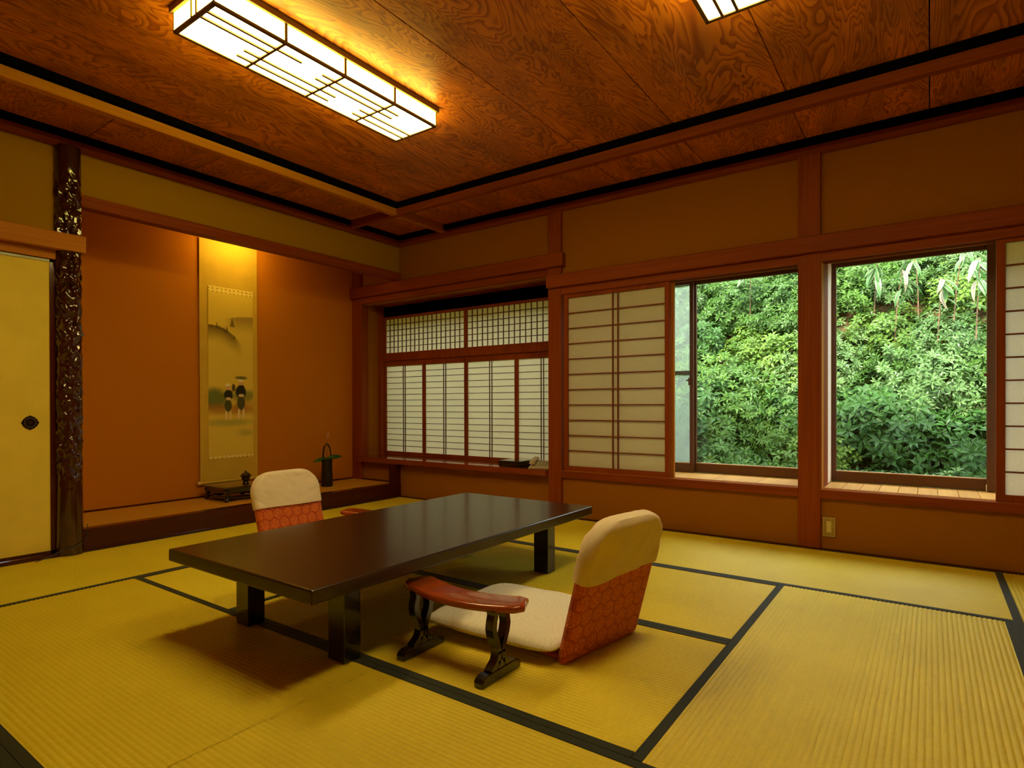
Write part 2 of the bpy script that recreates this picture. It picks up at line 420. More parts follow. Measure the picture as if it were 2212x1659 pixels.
# ---- left wall and the alcove
b = MB()
b.box((XL - .012, YB - .1, 1.98), (XL - .10, 1.40, 2.80))             # plaster above the paper doors
b.box((XL - .012, 1.40, 2.255), (XL - .10, YW + .02, 2.80))           # above the alcove
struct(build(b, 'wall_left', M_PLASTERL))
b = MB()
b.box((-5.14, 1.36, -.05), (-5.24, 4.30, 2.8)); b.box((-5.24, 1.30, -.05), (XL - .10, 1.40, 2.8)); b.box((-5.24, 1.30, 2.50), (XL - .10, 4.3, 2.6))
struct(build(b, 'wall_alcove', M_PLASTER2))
# soffit panel of R wall inside alcove + skirting
struct(bx('trim_20', (-5.14, 1.40, .136), (-5.128, 4.222, .150), MD[1]))
struct(bx('trim_21', (-5.14, 4.200, .136), (XL - .1, 4.222, .150), MD[0]))
# alcove platform
pl = struct(bx('trim_22', (-5.14, 1.40, -.02), (-4.50, 4.21, .128), MD[1]))
bx('matting', (-5.128, 1.41, .128), (-4.502, 4.20, .136), M_GOZA, pl)
struct(bx('trim_23', (-4.500, 1.42, -.004), (XL, 4.205, .140), MD[1], None, .003))
struct(bx('trim_24', (XL, 1.45, -.003), (XL + .012, 4.19, .010), MD[1]))
# short post under the bay shelf
struct(bx('trim_25', (-4.512, 4.15, .138), (XL + .001, 4.222, .332), MD[2], None, .002)); struct(bx('trim_26', (-4.44, 4.19, 0), (XL + .002, 4.222, .138), MD[2]))
# head beam of the alcove
struct(bx('trim_27', (-4.492, 1.42, 2.196), (XL + .012, 4.222, 2.272), MR[1], None, .003))
# left nageshi, kamoi, track sill
struct(bx('trim_28', (XL - .012, YB, 1.888), (-4.343, 1.472, 1.992), MW[1], None, .003))
struct(bx('trim_29', (XL - .09, YB, 1.832), (XL + .012, 1.352, 1.888), MW[1], None, .002))
struct(bx('trim_30', (XL - .10, YB, -.02), (XL + .03, 1.36, .018), MD[1], None, .002))
struct(bx('trim_31', (XL - .09, 1.325, .018), (XL - .004, 1.352, 1.832), MD[2]))
# paper sliding doors
M_FUS = plain('gold_paper', (.88, .70, .10), .75, .15, var=.06, scale=5, bmp=.03)
def fusuma(n, y0, y1, x):
    d = struct(empty('door_%d' % n, (0, 0, 0)))
    bx('panel', (x - .012, y0 + .018, .04), (x + .008, y1 - .018, 1.815), M_FUS, d)
    b = MB(); b.box((x - .015, y0, .020), (x + .013, y0 + .020, 1.832)); b.box((x - .015, y1 - .020, .020), (x + .013, y1, 1.832))
    b.box((x - .015, y0, .020), (x + .013, y1, .040)); b.box((x - .015, y0, 1.814), (x + .013, y1, 1.832))
    build(b, 'door_frame', MD[2], d)
    return d
d1 = fusuma(1, .40, 1.325, XL - .020); d2 = fusuma(2, YB, .425, XL - .055)
hb = MB(); ky, kz, kx = 1.207, .829, XL - .012
ring = []
for i in range(48):
    t = 2 * PI * i / 48; r = .0385 + .0035 * abs(math.cos(2 * t)) ** 6 + .0012 * math.cos(12 * t); ring.append((ky + r * math.cos(t), kz + r * math.sin(t)))
hb.prism(ring, 0, kx, kx + .005)
hd = build(hb, 'door_handle', M_BRASS, d1, .001)
hb = MB(); hb.tube([(kx + .006, ky + .0275 * math.cos(2 * PI * i / 24), kz + .0275 * math.sin(2 * PI * i / 24)) for i in range(24)], .0022, 6, closed=True)
build(hb, 'rim', plain('worn_bronze', (.25, .22, .18), .3, .5, .8), hd, smooth=True)
hb = MB(); hb.tube([(kx + .0045, ky, kz), (kx + .0075, ky, kz)], .004, 8); build(hb, 'pin', plain('pin_bronze', (.2, .17, .12), .3, .5, .8), hd)
# far walls outside the frame
struct(bx('wall_far', (XR, YB - .1, -.05), (XR + .1, YW + .6, 2.8), M_PLASTER)); struct(bx('wall_back', (XL - .9, YB - .1, -.05), (XR + .1, YB, 2.8), M_PLASTER))

# ---- ceiling: outer border at 2.62, centre at 2.655
ceil = struct(bx('ceiling', (XL - .9, YB - .1, 2.70), (XR + .1, YW + .6, 2.80), M_BLACK))
BI, BO = .671, .614           # border beam inner / outer distance from the walls
xs0, xs1, ys0, ys1 = XL + BI, XR - BI, YB + BI, YW - BI + .002
seams = [x for x in (-3.238 - .62, -3.238, -2.59, -1.94, -1.295, -.652, -.006, .64, 1.29)]
def boards(p, x0, x1, y0, y1, z, axis, cuts, mat):
    lo, hi = (x0, x1) if axis == 0 else (y0, y1)
    cs = [lo] + [c for c in cuts if lo + .02 < c < hi - .02] + [hi]
    for a, c in zip(cs, cs[1:]):
        a += .0025; c -= .0025
        if axis == 0: o = bx('ceiling_board', (a, y0, z), (c, y1, z + .012), mat, p, .001)
        else: o = bx('ceiling_board', (x0, a, z), (x1, c, z + .012), mat, p, .001)
G = .040
boards(ceil, xs0 + G, xs1 - G, ys0 + G, ys1 - .030, 2.655, 0, seams, M_CEIL)
g = .080
ysm = [.18 - .45, .18, .83, 1.48, 2.13, 2.78, 3.43]
boards(ceil, XL + g, XL + BO, ys0, ys1, 2.622, 1, ysm, M_CEILX); boards(ceil, XR - BO, XR - g, ys0, ys1, 2.622, 1, ysm, M_CEILX)
boards(ceil, xs0, xs1, YW - BO, YW - g, 2.622, 0, seams, M_CEIL); boards(ceil, xs0, xs1, YB + g, YB + BO, 2.622, 0, seams, M_CEIL)
for (xa, xb) in ((XL + g, XL + BO), (XR - BO, XR - g)):
    for (ya, yb) in ((YW - BO, YW - g), (YB + g, YB + BO)): boards(ceil, xa, xb, ya, yb, 2.622, 0, [], M_CEIL)
# solid black strips painting the shade inside the ceiling gaps
b = MB()
b.box((xs0, ys0, 2.640), (xs1, ys1, 2.652)); b.box((xs0, ys0, 2.652), (xs1, ys1, 2.66))
gaps = MB()
gaps.box((XL, YB, 2.585), (XL + g, YW, 2.64)); gaps.box((XL, YW - g, 2.585), (XR, YW, 2.64)); gaps.box((XR - g, YB, 2.585), (XR, YW, 2.64)); gaps.box((XL, YB, 2.585), (XR, YB + g, 2.64))
gaps.box((xs0, ys0, 2.615), (xs0 + G, ys1, 2.668)); gaps.box((xs0, ys1 - .030, 2.615), (xs1, ys1, 2.668)); gaps.box((xs1 - G, ys0, 2.615), (xs1, ys1, 2.668)); gaps.box((xs0, ys0, 2.615), (xs1, ys0 + G, 2.668))
struct(build(gaps, 'trim_32', M_BLACK))
# border beams
n = 33
for (a, c, ax) in (((XL + BO, YB + .05, 2.56), (XL + BI, YW - .045, 2.640), 1), ((XR - BI, YB + .05, 2.56), (XR - BO, YW - .045, 2.640), 1),
                   ((XL + .045, YW - BI + .001, 2.5595), (XR - .05, YW - BO, 2.639), 0), ((XL + .045, YB + BO, 2.5595), (XR - .05, YB + BI, 2.639), 0)):
    struct(bx('trim_%d' % n, a, c, (MW if n == 33 else MR)[ax], None, .004)); n += 1  # left beam alone takes the lit tone, lamplight painted into the wood
# cornice
def cornice(n, axis, p, q, w0, sgn, mat):
    d = .046 * sgn
    poly = [(w0, 2.533), (w0 + d * .45, 2.536), (w0 + d * .9, 2.548), (w0 + d, 2.560), (w0 + d, 2.585), (w0, 2.585)]
    b = MB(); b.prism(poly, axis, p, q); return struct(build(b, 'trim_%d' % n, mat))
cornice(37, 1, YB, YW, XL, 1, MR[1]); cornice(38, 0, XL, XR, YW + .012, -1, MR[0]); cornice(39, 1, YB, YW, XR, -1, MR[1]); cornice(40, 0, XL, XR, YB, 1, MR[0])

# ================================================================== SHOJI
def shoji(label, x0, x1, z0, z1, y, rows, vs, paper_m, stile=.03, top=.03, bot=.045, bar=.006, dep=.012, cat='sliding screen', group=None, fr=None, extra=None, name='shoji_screen', cols=None, lat=None):
    """one sliding paper screen, its front at y"""
    t = empty(name, ((x0 + x1) / 2, y, z0)); ox = (x0 + x1) / 2
    X0, X1 = x0 - ox, x1 - ox; H = z1 - z0
    b = MB()
    b.box((X0, 0, 0), (X0 + stile, .028, H)); b.box((X1 - stile, 0, 0), (X1, .028, H)); b.box((X0 + stile, .002, 0), (X1 - stile, .026, bot)); b.box((X0 + stile, .002, H - top), (X1 - stile, .026, H))
    build(b, 'screen_frame', fr or MR[2], t, .0015)
    pa, pb, za, zb = X0 + stile, X1 - stile, bot, H - top
    bx('paper', (pa - .004, .017, za - .004), (pb + .004, .0176, zb + .004), paper_m, t)
    hb = MB().box((pa, .017 - dep, -bar / 2), (pb, .0165, bar / 2)).mesh('lattice_bar', lat or M_LAT)
    for i in range(1, rows): link('lattice_bar', hb, t, (0, 0, za + (zb - za) * i / rows))
    vb = MB().box((-bar / 2, .017 - dep - .001, za), (bar / 2, .0160, zb)).mesh('lattice_bar', lat or M_LAT)
    for v in vs: link('lattice_bar', vb, t, (v, 0, 0))
    tag(t, label, cat, group)
    return t
M_LATR = plain('brown_lattice_wood', (.20, .055, .012), .5, .3)
s1 = shoji('large paper sliding screen left of the garden view, eleven rows of panes', -2.484, -1.578, .386, 1.843, 4.212, 11, (-.011, .033), M_PAPER, stile=.038, top=.034, bot=.040, bar=.009, dep=.014, lat=M_LATR)
# second screen slid behind the first: only its edge shows, lit yellow by the frame colour
s1b = shoji('paper sliding screen stacked behind the large screen, only its edge showing', -2.470, -1.560, .386, 1.843, 4.250, 11, (-.022, .022), M_PAPER, stile=.034, bar=.009, dep=.010, fr=MW[2], lat=M_LATR)
s2 = shoji('large paper sliding screen at the right edge of the picture', .298, 1.213, .386, 1.843, 4.212, 11, (-.022, .022), M_PAPER, stile=.040, top=.022, bot=.040, bar=.009, dep=.014, lat=M_LATR)
xe = [-4.962, -4.368, -3.790, -3.174, -2.604]
names = ['low bay shoji screen nearest the alcove, leftmost of four', 'low bay shoji screen, second from the alcove', 'low bay shoji screen, third from the alcove', 'low bay shoji screen nearest the telephone and lacquer box']
for i in range(4):
    yy = 4.500 if i in (0, 3) else 4.512
    yy = 4.506
    shoji(names[i], xe[i] + .0005, xe[i + 1] - .0005, .3855, 1.414, yy, 15, (-.014, .014), M_PAPER2, stile=.019, top=.055, bot=.038, bar=.0055, dep=.010, group='low shoji screens of the bay window')
for i, (a, c, lb) in enumerate(((-4.962, -3.790, 'fine grid transom screen above the left pair of low bay screens'), (-3.790, -2.604, 'fine grid transom screen above the right pair of low bay screens'))):
    w_ = (c - a) / 2 - .019
    shoji(lb, a + .0005, c - .0005, 1.4925, 1.8875, 4.502, 6, [-w_ + 2 * w_ * k / 18 for k in range(1, 18)], M_PAPER2, stile=.019, top=.012, bot=.012, bar=.0062, dep=.010, cat='transom screen', group='grid transoms of the bay window', name='transom_screen')

# ================================================================== CARVED POST
t = empty('alcove_post', (-4.418, 1.400, 0))
b = MB(); nz, na = 420, 56
for i in range(nz + 1):
    z = 2.545 * i / nz
    for j in range(na):
        a = 2 * PI * j / na; r = .0665
        env = min(1, max(0, (z - .40) / .22)) * (1 if z < 2.30 else max(.0, 1 - (z - 2.30) / .12))
        env *= .35 + .65 * max(0, math.cos(a + .3)) ** .5
        p = Vector((math.cos(a) * 2.1, math.sin(a) * 2.1 + z * 3.0, z * 12.5))
        v = mnoise.noise(p) ; v2 = mnoise.noise(p * 2.1 + Vector((9, 3, 1)))
        rid = (1 - abs(v) * 3.4)
        r += env * (.0098 * rid + .0045 * v2 - .006)
        if z < .42: r += .004 * (1 - z / .42) * (1 + .4 * math.sin(3 * a))
        b.v.append((r * math.cos(a), r * math.sin(a) * 1.04, z))
for i in range(nz):
    for j in range(na):
        b.f.append((i * na + j, i * na + (j + 1) % na, (i + 1) * na + (j + 1) % na, (i + 1) * na + j))
b.f.append(tuple(reversed(range(na)))); b.f.append(tuple(nz * na + j for j in range(na)))
M_POST = wood('glossy_red_brown_lacquer', (.055, .010, .006), (.022, .004, .003), 2, .16, spec=.6, coat=.8)
build(b, 'trunk', M_POST, t, smooth=True)
b = MB(); b.tube([(.0685, .047, 1.375), (.076, .048, 1.375)], .011, 16); build(b, 'plug', plain('grey_plug', (.10, .09, .09), .4), t)
tag(t, 'knobbly dark lacquered tree-trunk post between the alcove and gold door', 'post')
# small dark wire at the foot of the post
b = MB()
pts = [(-4.33, 1.20, .004), (-4.33, 1.27, .02), (-4.345, 1.32, .035), (-4.342, 1.36, .05), (-4.337, 1.40, .058), (-4.340, 1.44, .066), (-4.36, 1.472, .08), (-4.395, 1.487, .10), (-4.405, 1.49, .15), (-4.43, 1.50, .168)]
b.tube(pts, .0025, 6); o = build(b, 'power_cord', plain('dark_cord', (.02, .012, .008), .5), smooth=True)
tag(o, 'thin dark cord running around the foot of the knobbly post', 'cord')

# ================================================================== CEILING LAMPS
def emis(name, col, s):
    m, nt, b = new_mat(name)
    v = coords(nt, (1, 1, 1), False); n = N(nt, 'ShaderNodeTexNoise'); n.inputs['Scale'].default_value = 6; n.inputs['Detail'].default_value = 3; L(nt, v, n.inputs[0])
    c = ramp(nt, n.outputs[0], [(.3, [x * .9 for x in col]), (.7, col)])
    e = N(nt, 'ShaderNodeEmission'); L(nt, c, e.inputs[0]); e.inputs[1].default_value = s
    L(nt, e.outputs[0], nt.nodes['Material Output'].inputs[0]); return m
M_SHADE = emis('glowing_paper_shade', (1.0, .78, .32), LAMP); M_SHADE2 = emis('glowing_side_shade', (1.0, .80, .12), LAMP * .9)
M_LF = wood('lamp_frame_wood', (.22, .12, .03), (.14, .07, .02), 1, .5)
def lamp():
    t = empty('ceiling_lamp', (0, 0, 0))
    hw, Ln, H = .1675, 1.30, .115       # local: x across, y along 0..Ln, z 0 (bottom) .. H (ceiling)
    rim = MB()
    for a, c in (((-hw - .012, -.012, H - .028), (-hw + .008, Ln + .012, H)), ((hw - .008, -.012, H - .028), (hw + .012, Ln + .012, H)), ((-hw, -.012, H - .028), (hw, .008, H)), ((-hw, Ln - .008, H - .028), (hw, Ln + .012, H))): rim.box(a, c)
    build(rim, 'top_rim', M_LF, t, .002)
    fr = MB(); e = .017
    for a, c in (((-hw, 0, 0), (-hw + e, Ln, .012)), ((hw - e, 0, 0), (hw, Ln, .012)), ((-hw, 0, 0), (hw, e, .012)), ((-hw, Ln - e, 0), (hw, Ln, .012))): fr.box(a, c)
    for x in (-hw, hw - .006):
        for y in (0, Ln - .006): fr.box((x, y, 0), (x + .006, y + .006, H - .028))
    build(fr, 'bottom_frame', M_LF, t, .001)
    bx('bottom_shade', (-hw + .004, .004, .006), (hw - .004, Ln - .004, .009), M_SHADE, t)
    for nm, a, c in (('side_shade', (-hw + .002, .004, .012), (-hw + .004, Ln - .004, H - .02)), ('side_shade', (hw - .004, .004, .012), (hw - .002, Ln - .004, H - .02)),
                     ('end_shade', (-hw + .004, .002, .012), (hw - .004, .004, H - .02)), ('end_shade', (-hw + .004, Ln - .004, .012), (hw - .004, Ln - .002, H - .02))): bx(nm, a, c, M_SHADE2, t)
    for k in (1, 2, 3):
        y = Ln * k / 4
        bx('cross_bar', (-hw + .006, y - .0065, -.002), (hw - .006, y + .0065, .006), M_LF, t)
        for x in (-hw - .0005, hw - .0035): bx('upright_bar', (x - .002, y - .0065, .01), (x + .006, y + .0065, H - .026), M_LF, t)
    for x in (-.012, .028):
        for y in (-.0005, Ln - .0035): bx('upright_bar', (x, y - .002, .01), (x + .009, y + .005, H - .026), M_LF, t)
    for fx, y0, y1 in ((.22, 0, .46), (.38, 0, .325), (.60, .24, .75), (.78, .24, .75), (.24, .57, 1.08), (.40, .57, 1.08), (.60, .90, 1.30), (.78, .90, 1.30)):
        x = hw - fx * 2 * hw
        bx('long_bar', (x - .006, y0 + .004, -.003), (x + .006, y1 - .004, .0055), M_LF, t)
    return t
l1 = lamp(); l1.location = (-2.512, 1.232, 2.540)
tag(l1, 'long box lamp with glowing panels and thin wooden bars over the table', 'ceiling lamp')
l2 = copy_tree(l1); l2.location = (-.612, 1.212, 2.540)
tag(l2, 'long box ceiling lamp cut off by the top edge, right of the table', 'ceiling lamp')
# lamp hidden behind the alcove's head beam
al = empty('alcove_lamp', (-4.86, 2.84, 2.40))
bx('housing', (-.05, -.24, .03), (.05, .24, .10), M_WHITE, al)
b = MB(); b.tube([(0, -.22, 0), (0, .22, 0)], .014, 10); build(b, 'tube', emis('warm_tube', (1, .68, .10), ALCOVE_W * 3), al, smooth=True)
tag(al, 'warm strip lamp behind the alcove head beam lighting the scroll', 'lamp')

# ================================================================== TABLE
M_TABLE = wood('dark_brown_lacquered_table', (.034, .013, .004), (.022, .008, .003), 1, .26, spec=.42, coat=.10)
M_TLEG = plain('black_lacquer', (.010, .008, .006), .22, .5, coat=.5, bmp=.02)
t = empty('low_table', (-2.07, 2.085, 0))
build(MB().box((-.475, -.943, .295), (.475, .943, .345)), 'tabletop', M_TABLE, t, .007, 3)
for sx in (-1, 1):
    for sy in (-1, 1):
        x = sx * .310; y = sy * .685
        build(MB().box((x - .046, y - .038, 0.001), (x + .046, y + .038, .296)), 'leg', M_TLEG, t, .003)
b = MB(); b.box((-.36, -.72, .268), (.36, -.65, .295)).box((-.36, .65, .268), (.36, .72, .295)); build(b, 'apron', M_TLEG, t)
tag(t, 'long low dark brown lacquered table on black legs in the room centre', 'table')

# ================================================================== FLOOR CHAIRS
def brocade():
    m, nt, b = new_mat('orange_red_brocade')
    tc = N(nt, 'ShaderNodeTexCoord'); sp = N(nt, 'ShaderNodeSeparateXYZ'); L(nt, tc.outputs['Object'], sp.inputs[0])
    def op(o, *a):
        n = N(nt, 'ShaderNodeMath', operation=o)
        for i, x in enumerate(a):
            if isinstance(x, (int, float)): n.inputs[i].default_value = x
            else: L(nt, x, n.inputs[i])
        return n.outputs[0]
    X = op('MULTIPLY', sp.outputs[0], 15.5); Z = op('MULTIPLY', sp.outputs[2], 15.5)
    def cell(ox, oz):
        cx_ = op('SUBTRACT', op('WRAP', op('ADD', X, ox), 1.0, 0.0), .5); cz_ = op('SUBTRACT', op('WRAP', op('ADD', Z, oz), 1.732, 0.0), .866)
        return cx_, cz_, op('ADD', op('MULTIPLY', cx_, cx_), op('MULTIPLY', cz_, cz_))
    ax_, az_, ad_ = cell(0, 0); bx_, bz_, bd_ = cell(.5, .866); pick = op('LESS_THAN', bd_, ad_)
    def mixv(p, q): return op('ADD', op('MULTIPLY', q, pick), op('MULTIPLY', p, op('SUBTRACT', 1.0, pick)))
    px_ = op('ABSOLUTE', mixv(ax_, bx_)); pz_ = op('ABSOLUTE', mixv(az_, bz_))
    hexd = op('MAXIMUM', px_, op('ADD', op('MULTIPLY', px_, .5), op('MULTIPLY', pz_, .866)))
    edge = op('SUBTRACT', .5, hexd); fr_ = op('FRACT', op('MULTIPLY', hexd, 9.0))
    class _O: pass
    fr = _O(); fr.outputs = [fr_]; vo = _O(); vo.outputs = [edge]
    no = N(nt, 'ShaderNodeTexNoise'); no.inputs['Scale'].default_value = 210; L(nt, tc.outputs['Object'], no.inputs[0])
    c1 = ramp(nt, fr.outputs[0], [(.2, (.70, .165, .012)), (.8, (.54, .095, .008))])
    c2 = ramp(nt, vo.outputs[0], [(.0, (.66, .42, .36)), (.03, (.70, .46, .40)), (.09, (1, 1, 1))])
    c3 = ramp(nt, no.outputs[0], [(.42, (.72, .5, .5)), (.56, (1.15, 1.3, 1.2))])
    m1 = N(nt, 'ShaderNodeMix', data_type='RGBA', blend_type='MULTIPLY'); m1.inputs[0].default_value = 1; L(nt, c1, m1.inputs[6]); L(nt, c2, m1.inputs[7])
    m2 = N(nt, 'ShaderNodeMix', data_type='RGBA', blend_type='MULTIPLY'); m2.inputs[0].default_value = 1; L(nt, m1.outputs[2], m2.inputs[6]); L(nt, c3, m2.inputs[7])
    L(nt, m2.outputs[2], b.inputs['Base Color']); b.inputs['Roughness'].default_value = .7; b.inputs['Sheen Weight'].default_value = .15; b.inputs['Specular IOR Level'].default_value = .3
    bump(nt, b, no.outputs[0], .3, .001)
    return m
M_BRO = brocade()
M_COVER = cloth('cream_cotton_cover', (.78, .66, .46), .85, var=.03)
def back_profile(u):           # half width at height fraction u (0 bottom .. 1 top)
    return .218 + .004 * math.sin(u * 3)
def pad(W, H, rc, thick, off=0, u0=0., nu=40, nv=34, wr=0, seed=0, hem=0., edge=.5):
    """rounded upright pad; local x across, z up, y thickness. rounded top corners of radius rc"""
    b = MB(); fr = []; 
    def hw(z):
        w_ = W / 2
        if z > H - rc:
            q = (z - (H - rc)) / rc; w_ = W / 2 - rc + rc * math.sqrt(max(0, 1 - min(1, q) ** 2))
        return w_
    for side in (1, -1):
        k0 = len(b.v)
        for i in range(nu + 1):
            s = i / nu
            z = H * (u0 + (1 - u0) * (1 - (1 - s) ** 1.6))
            w_ = hw(z) + off
            for j in range(nv + 1):
                v = -1 + 2 * j / nv; v = math.copysign(1 - (1 - abs(v)) ** 1.5, v)
                x = w_ * v
                ex = min(1, (1 - abs(v)) * w_ / .03); ez = min(1, (H + off - z) / .03); eb = min(1, (z + .004) / .02) if u0 == 0 else 1
                prof = math.sqrt(max(0, 1 - (1 - ex) ** 2)) * math.sqrt(max(0, 1 - (1 - max(0, ez)) ** 2)) * math.sqrt(max(0, 1 - (1 - max(0, eb)) ** 2))
                y = side * ((thick / 2) * prof + off * .9)
                zz = z + (off if s == 1 else off * s)
                if wr:
                    n1 = mnoise.noise(Vector((x * 8 + seed, zz * 7, side * 3 + seed))); n2 = mnoise.noise(Vector((x * 11 + zz * 9 + seed, zz * 20 - abs(x) * 14, side)))
                    y += side * prof * wr * (n1 * 1.3 + .6 * (1 - abs(n2) * 2))
                    if hem: zz -= hem * (1 - s) * math.sin(v * 2.2 + .4)
                b.v.append((x, y, zz))
        for i in range(nu):
            for j in range(nv):
                a = k0 + i * (nv + 1) + j; q = (a, a + 1, a + nv + 2, a + nv + 1)
                b.f.append(q if side == 1 else q[::-1])
    # close the sides
    K = (nu + 1) * (nv + 1)
    for i in range(nu):
        for j in (0, nv):
            a = i * (nv + 1) + j; q = (a, a + nv + 1, K + a + nv + 1, K + a); b.f.append(q if j == 0 else q[::-1])
    for j in range(nv):
        a = nu * (nv + 1) + j; b.f.append((a, a + 1, K + a + 1, K + a))
    if u0 == 0:
        for j in range(nv): b.f.append((j + 1, j, K + j, K + j + 1))
    return b
def pillow(W, D, T, seed, n=44, rnd=3.2, wr=.004):
    b = MB()
    for side in (1, -1):
        for i in range(n + 1):
            for j in range(n + 1):
                u = -1 + 2 * i / n; v = -1 + 2 * j / n
                u = math.copysign(1 - (1 - abs(u)) ** 1.35, u); v = math.copysign(1 - (1 - abs(v)) ** 1.35, v)
                # pull the corners in a little
                f = 1 - .06 * (abs(u) ** 6) * (abs(v) ** 6) - .015 * (u * u * (1 - v * v) * 0)
                e = (1 - abs(u) ** rnd) * (1 - abs(v) ** rnd)
                h = max(0, e) ** .38
                x = W / 2 * u * f; y = D / 2 * v * f
                n1 = mnoise.noise(Vector((x * 8 + seed, y * 8, side * 5))); n2 = mnoise.noise(Vector((x * 26 + seed, y * 26, side * 2)))
                z = T * .42 + side * (T * .5 * h) * (1 if side == 1 else .8) + h * (n1 * wr * 1.6 + (1 - abs(n2) * 2) * wr * .5) * side
                if side == -1: z = max(.002, z)
                b.v.append((x, y, z))
    K = (n + 1) ** 2
    for i in range(n):
        for j in range(n):
            a = i * (n + 1) + j; q = (a, a + n + 1, a + n + 2, a + 1)
            b.f.append(q); b.f.append(tuple(K + t for t in q[::-1]))
    return b
def floor_chair(loc, rz, seed, label, hem):
    """faces local -y... the back leans towards +y"""
    t = empty('floor_chair', loc, rz)
    Hh, W = .535, .452; lean = math.radians(15.5)
    R = Matrix.Rotation(-lean, 4, 'X')
    me = pad(W, Hh, .125, .052).mesh('backrest', M_BRO, smooth=True); me.transform(R)
    link('backrest', me, t, (0, 0, .004))
    me = pad(W, Hh, .125, .056, off=.005, u0=.60, wr=.0060, seed=seed, hem=hem, nu=34).mesh('head_cover', M_COVER, smooth=True); me.transform(R)
    link('head_cover', me, t, (0, 0, .004))
    b = MB().box((-.215, -.43, .004), (.215, -.01, .028)); build(b, 'seat', M_BRO, t, .010, 3, True)
    tag(t, label, 'floor chair'); return t
c1 = floor_chair((-1.045, 2.030, 0), -PI / 2 - .187, 3.1, 'legless floor chair nearer the camera, its orange brocade back turned to us', .010)
c2 = floor_chair((-3.145, 2.155, 0), PI / 2 + .02, 8.4, 'legless floor chair across the table facing us, white cover wrinkled', .004)
def zab_mat():
    m, nt, b = new_mat('off_white_swirl_damask')
    tc = N(nt, 'ShaderNodeTexCoord')
    vd = N(nt, 'ShaderNodeTexVoronoi'); vd.inputs['Scale'].default_value = 7; vd.inputs['Randomness'].default_value = .5; L(nt, tc.outputs['Object'], vd.inputs[0])
    mu = N(nt, 'ShaderNodeMath', operation='MULTIPLY'); mu.inputs[1].default_value = 7; L(nt, vd.outputs['Distance'], mu.inputs[0])
    fr = N(nt, 'ShaderNodeMath', operation='FRACT'); L(nt, mu.outputs[0], fr.inputs[0])
    no = N(nt, 'ShaderNodeTexNoise'); no.inputs['Scale'].default_value = 500; L(nt, tc.outputs['Object'], no.inputs[0])
    c1 = ramp(nt, fr.outputs[0], [(.35, (.78, .73, .58)), (.5, (.70, .65, .50)), (.65, (.78, .73, .58))]); L(nt, c1, b.inputs['Base Color'])
    b.inputs['Roughness'].default_value = .8; b.inputs['Sheen Weight'].default_value = .2; bump(nt, b, no.outputs[0], .3, .001); return m
me = pillow(.60, .56, .085, 2.2).mesh('seat_cushion', zab_mat(), smooth=True)
z1 = link('seat_cushion', me, None, (-1.395, 2.015, .026)); z1.rotation_euler = (math.radians(-.5), math.radians(.6), .05)
b = MB(); pp = []
for i in range(96):
    a = 2 * PI * i / 96; c_, s_ = math.cos(a), math.sin(a); k_ = (abs(c_) ** 7 + abs(s_) ** 7) ** (-1 / 7)
    pp.append((.300 * c_ * k_ * .985, .280 * s_ * k_ * .985, .034 + .002 * math.sin(9 * a)))
b.tube(pp, .0042, 6, closed=True); build(b, 'piping', M_COVER, z1, smooth=True)
tag(z1, 'flat off-white swirl-patterned cushion lying on the near floor chair', 'cushion')

